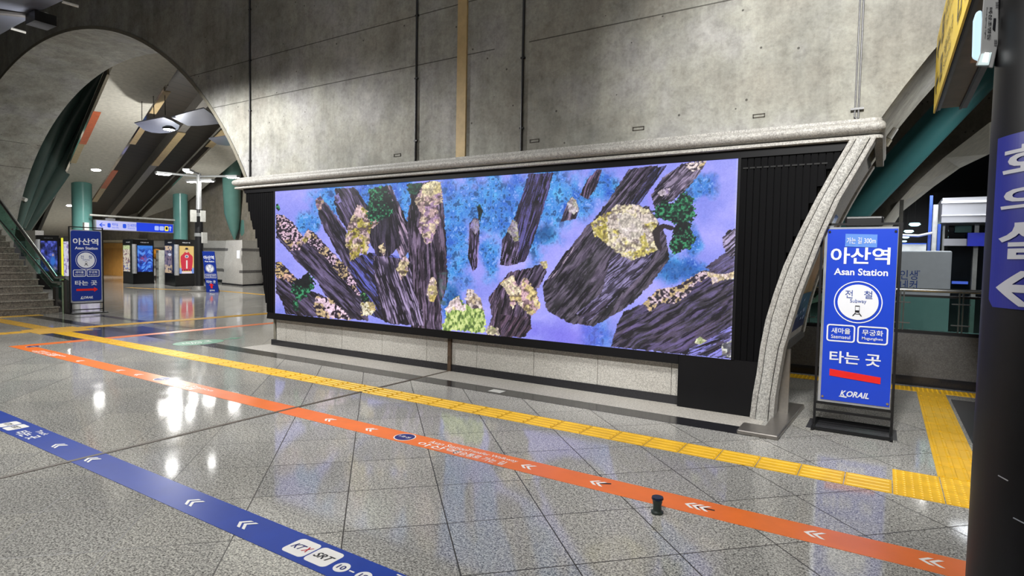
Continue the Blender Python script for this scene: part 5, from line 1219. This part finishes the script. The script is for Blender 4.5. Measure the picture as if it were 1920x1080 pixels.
m.build('lettering', INK, eo)
m = MB(); m.add([PD(x, y, ELD - .002) for x, y in ((1863, 34), (1868, 34), (1866, 58), (1861, 54))], [(0, 1, 2, 3)])
for k in range(4): m.add([PD(x, y, ELD - .002) for x, y in ((1867, 4 + k * 3), (1873, 4 + k * 3), (1873, 5.2 + k * 3), (1867, 5.2 + k * 3))], [(0, 1, 2, 3)]); m.add([PD(x, y, ELD - .002) for x, y in ((1864, 75 + k * 3), (1870, 75 + k * 3), (1870, 76.2 + k * 3), (1864, 76.2 + k * 3))], [(0, 1, 2, 3)])
m.build('printed_marks', INK, eo)
# yellow hanging sign running towards the wall
XF = .31; zb_ = PX(1750, 213, XF); zt_ = PX(1752, 96, XF)
yf = zb_.y; zlo, zhi = zb_.z, zt_.z; yn = 2.62; th_ = .24
ys = empty('hanging_sign', (XF, yf, zlo), 'yellow hanging guide sign seen edge on beside the black column', 'sign')
YS = M('guide_yellow', rgb(236, 202, 56), .4, var=.03)
MB().box((XF, yn, zlo), (XF + .012, yf, zhi)).build('yellow_face', YS, ys)
MB().box((XF + .012, yn, zlo + .02), (XF + .05, yf - .01, zhi)).box((XF + th_ - .04, yn, zlo + .02), (XF + th_, yf - .01, zhi)).build('side_rails', M('sign_rail_grey', rgb(96, 94, 90), .35, .5), ys)
MB().box((XF + .05, yn, zlo + .035), (XF + th_ - .04, yf - .02, zhi)).build('underside', M('sign_underside', rgb(104, 98, 86), .5), ys)
MB().box((XF + .02, yn, zlo + .012), (XF + .03, yf - .01, zlo + .022)).box((XF + th_ - .055, yn, zlo + .012), (XF + th_ - .04, yf - .01, zlo + .037)).build('seals', FRM, ys)
g = PX(1826, 170, XF + .14); MB().box((XF + .12, g.y - .1, zlo + .0), (XF + .19, g.y + .1, zlo + .04)).build('cable_gland', M('gland_tan', rgb(176, 140, 104), .5), ys)
MB().tube([(XF + .12, (yn + yf) / 2, zhi), (XF + .12, (yn + yf) / 2, 9.9)], .02, 8).build('hanger', FRM, ys)
YP = Plate((XF - .002, yf, zlo), (0, yn - yf, 0), (0, 0, zhi - zlo), (-1, 0, 0)); INKG = M('guide_ink', rgb(70, 62, 40), .5)
YP.out = Vector((-1, 0, 0))
for z0, z1, ko, en in ((.60, .88, '타는 곳', 'Track 11-18'), (.14, .42, '전철 타는 곳', 'Subway')):
    m = MB(); YP.poly(m, [(.04, (z0 + z1) / 2), (.075, z1), (.09, z1), (.065, (z0 + z1) / 2 + .03), (.13, (z0 + z1) / 2 + .03), (.13, (z0 + z1) / 2 - .03), (.065, (z0 + z1) / 2 - .03), (.09, z0), (.075, z0)], .002); m.build('left_arrow', INKG, ys)
    m = MB(); YP.ring(m, YP.rrect(.17, z0, .23, z1, .02), YP.rrect(.18, z0 + .04, .22, z1 - .04, .01), .002); YP.poly(m, YP.rrect(.19, z0 + .08, .21, z1 - .08, .01), .002); m.build('pictogram', INKG, ys); m = MB()
    YP.text(m, ko, .26, z0 + .12, .44, z1, .002, .01); YP.text(m, en, .26, z0 - .02, .42, z0 + .08, .002)
    m.build('lettering', INKG, ys); m = MB(); YP.ring(m, YP.rrect(.52, z0, .58, z1, .02), YP.rrect(.53, z0 + .04, .57, z1 - .04, .01), .002); m.build('pictogram', INKG, ys); m = MB(); YP.text(m, '나가는 곳', .62, z0 + .12, .82, z1, .002, .01); YP.text(m, 'Exit', .62, z0 - .02, .72, z0 + .08, .002); m.build('lettering', INKG, ys)
# ================================================================== right background
gr = empty('glass_railing', (0, 9.78, .70), 'glass railing with stainless handrail on top of the low stone wall', 'railing')
MB().box((-6, 9.70, .70), (6, 9.85, .745)).build('bottom_rail', FRM, gr)
MB().box((-6, 9.77, .745), (6, 9.782, 1.20)).build('glass_panes', glass_mat('clear_green_glass', (.58, .82, .76, 1), .06), gr)
MB().tube([(-6, 9.76, 1.29), (6, 9.76, 1.29)], .028, 14).build('handrail', SST, gr, True)
MB().box((-6, 9.745, 1.195), (6, 9.80, 1.225)).build('top_rail', FRM, gr)
for px_ in (1490, 1515, 1690, 1801, 1950):
    x = PY(px_, 590, 9.74).x
    po_ = MB().box((x - .028, 9.72, .74), (x - .012, 9.76, 1.28)).box((x + .012, 9.72, .74), (x + .028, 9.76, 1.28)).build('post', M('railing_post', rgb(110, 112, 108), .3, .7), gr)
    for z in (.84, 1.12): MB().box((x - .10, 9.71, z - .008), (x + .10, 9.725, z + .008)).build('glass_clamp', SST, po_)
# white booth beyond the railing
YBT = 15.4
xr_ = PY(1783, 520, YBT).x; zt_ = PY(1700, 470, YBT).z; xl_ = PY(1560, 520, YBT).x
bo = empty('photo_booth', (xr_, YBT, 0), 'white booth with thin blue Korean lettering beyond the glass railing', 'booth')
MB().box((xl_, YBT, .05), (xr_, YBT + 1.4, zt_)).build('cabinet', M('booth_white', rgb(196, 202, 206), .45, var=.03), bo, bevel=.03)
MB().box((xl_ + .02, YBT + .02, 0), (xr_ - .02, YBT + 1.38, .05)).build('plinth', FRM, bo)
BI = M('booth_ink', rgb(40, 78, 160), .5)
def tb(body, x0, y0, x1, y1, nm, shift=0):
    a = PY(x0, y1, YBT - .004); b = PY(x1, y0, YBT - .004); FP = Plate((a.x, YBT - .004, a.z), (b.x - a.x, 0, 0), (0, 0, b.z - a.z), (0, -1, 0)); m = MB(); FP.text(m, body, 0, 0, 1, 1, 0, .004); m.build(nm, BI, bo)
tb('인생', 1687, 507, 1721, 524, 'lettering'); tb('네컷', 1687, 526, 1721, 546, 'lettering'); tb('"', 1722, 507, 1725, 510, 'lettering')
# station gate building with steel fascia
YG = 18.0
gb = empty('entrance_block', (1.5, YG, 0), 'glazed entrance block with a pale steel fascia and a blue panel, beyond the booth', 'entrance')
def bx_(x0, y0, x1, y1, d0, d1, nm, mat, par):
    a = PY(x0, y1, YG); b = PY(x1, y0, YG); return MB().box((a.x, YG + d0, a.z), (b.x, YG + d1, b.z)).build(nm, mat, par)
FAS = M('steel_fascia', rgb(168, 168, 172), .3, .35, .05, 2)
fa = bx_(1762, 368, 1990, 420, -.5, 3, 'fascia', FAS, gb)
for y in (380, 405): bx_(1762, y - 1, 1990, y + 1, -.53, -.49, 'fascia_joint', M('pale_joint', rgb(210, 210, 214), .3), fa)
GLD = M('dark_glass', rgb(16, 20, 24), .08, var=.5, scale=1.2)
bx_(1768, 420, 1990, 640, .1, .14, 'glazing', GLD, gb)
for x0, x1 in ((1760, 1768), (1823, 1827), (1880, 1884)): bx_(x0, 420, x1, 640, -.1, .1, 'mullion', M('mullion_grey', rgb(140, 140, 136), .35, .5), gb)
bx_(1768, 448, 1812, 461, -.12, .1, 'steel_beam', FAS, gb)
bx_(1790, 423, 1822, 436, -.02, .09, 'green_blind', M('green_blind', rgb(70, 110, 96), .5), gb)
bx_(1811, 437, 1900, 462, -.3, -.1, 'blue_panel', M('gate_blue', rgb(18, 34, 160), .4), gb)
bx_(1785, 528, 1815, 532, -.02, .09, 'blue_strip', EM('blue_strip_glow', rgb(60, 90, 190), .8), gb)
# blue and white pole
YQ = 17.1
pq = PY(1753, 420, YQ); po2 = empty('service_pole', (pq.x, YQ, 0), 'white and blue service pole left of the steel fascia', 'pole')
MB().tube([(pq.x, YQ, 0), (pq.x, YQ, PY(1752, 384, YQ).z)], .05, 12).build('white_pole', M('white_rod', rgb(200, 200, 196), .4), po2, True)
for dx, yt in ((-.09, 366), (.09, 420)): MB().box((pq.x + dx - .03, YQ + .05, 0), (pq.x + dx + .03, YQ + .1, PY(1752, yt, YQ).z)).build('blue_cover', M('pole_blue', rgb(52, 92, 196), .4), po2)
MB().tube([PY(1692, 441, YQ), PY(1722, 442, YQ), (pq.x, YQ, PY(1752, 436, YQ).z)], .03, 8).build('bracket_arm', M('white_rod', rgb(200, 200, 196), .4), po2)
# kiosk roof left of the pole
a = PY(1680, 470, 16.85); b = PY(1737, 458, 16.85)
tr_ = empty('ticket_counter', a, 'white counter top with a blue edge behind the booth', 'counter')
MB().box((a.x - .6, 16.85, a.z), (b.x, 17.6, b.z)).build('top_panel', M('lit_white_top', rgb(214, 214, 210), .4), tr_)
c_ = PY(1742, 456, 16.85); MB().box((a.x - .6, 16.83, b.z), (b.x, 17.6, c_.z)).build('blue_edge', M('pole_blue', rgb(52, 92, 196), .4), tr_)
# lamps receding into the dark, and lamps in the lit soffit
for px_, py_, dd, r, lab in ((1715, 421, 18.5, .16, 'nearest of the cold white lamps in the dark beyond the booth'), (1704, 434, 20.5, .15, 'second cold white lamp in the row beyond the booth'), (1698, 445, 22, .12, 'third cold white lamp in the row beyond the booth'), (1695, 452.5, 23.5, .1, 'farthest and smallest cold white lamp beyond the booth')):
    q = PD(px_, py_, dd); o = empty('hall_lamp', q, lab, 'light', 'cold lamps beyond the booth'); MB().lathe([(r * .6, -r * .3), (r, 0), (r * .8, r * .3)], q, 16).build('lamp_lens', EM('cold_lamp', rgb(190, 240, 250), 3.0), o); MB().tube([q + Vector((0, 0, r * .25)), (q.x, q.y, 4.92)], .006, 6).build('hanger', FRM, o)
for px_, py_, dd, lab in ((1757, 321, 13.2, 'bright oval lamp set in the dark arch face on the right'), (1752, 336, 13.4, 'oval lamp in the cream soffit just under the brighter one')):
    q = PD(px_, py_, dd); o = empty('soffit_lamp', q, lab, 'light', 'lamps in the right arch soffit')
    MB().lathe([(.13, -.02), (.16, .03)], q, 20).build('rim', M('white_rod', rgb(200, 200, 196), .4), o)
    MB().lathe([(.12, -.03), (.12, -.02)], q, 20).build('lens', LEDS, o)
lamp('soffit_beam', 'SPOT', tuple(PD(1757, 325, 12.9)), 40, WARM, .1, angle=160, blend=.6, target=tuple(PD(1720, 370, 14.5)))
MB_ = MB().box((PY(1692, 380, 12.9).x - .04, 12.85, 0), (PY(1692, 380, 12.9).x + .02, 12.95, PY(1692, 375, 12.9).z)); tag(MB_.build('thin_post', M('thin_post_grey', rgb(150, 146, 136), .5)), 'thin pale post in front of the lit soffit behind the station sign', 'post')
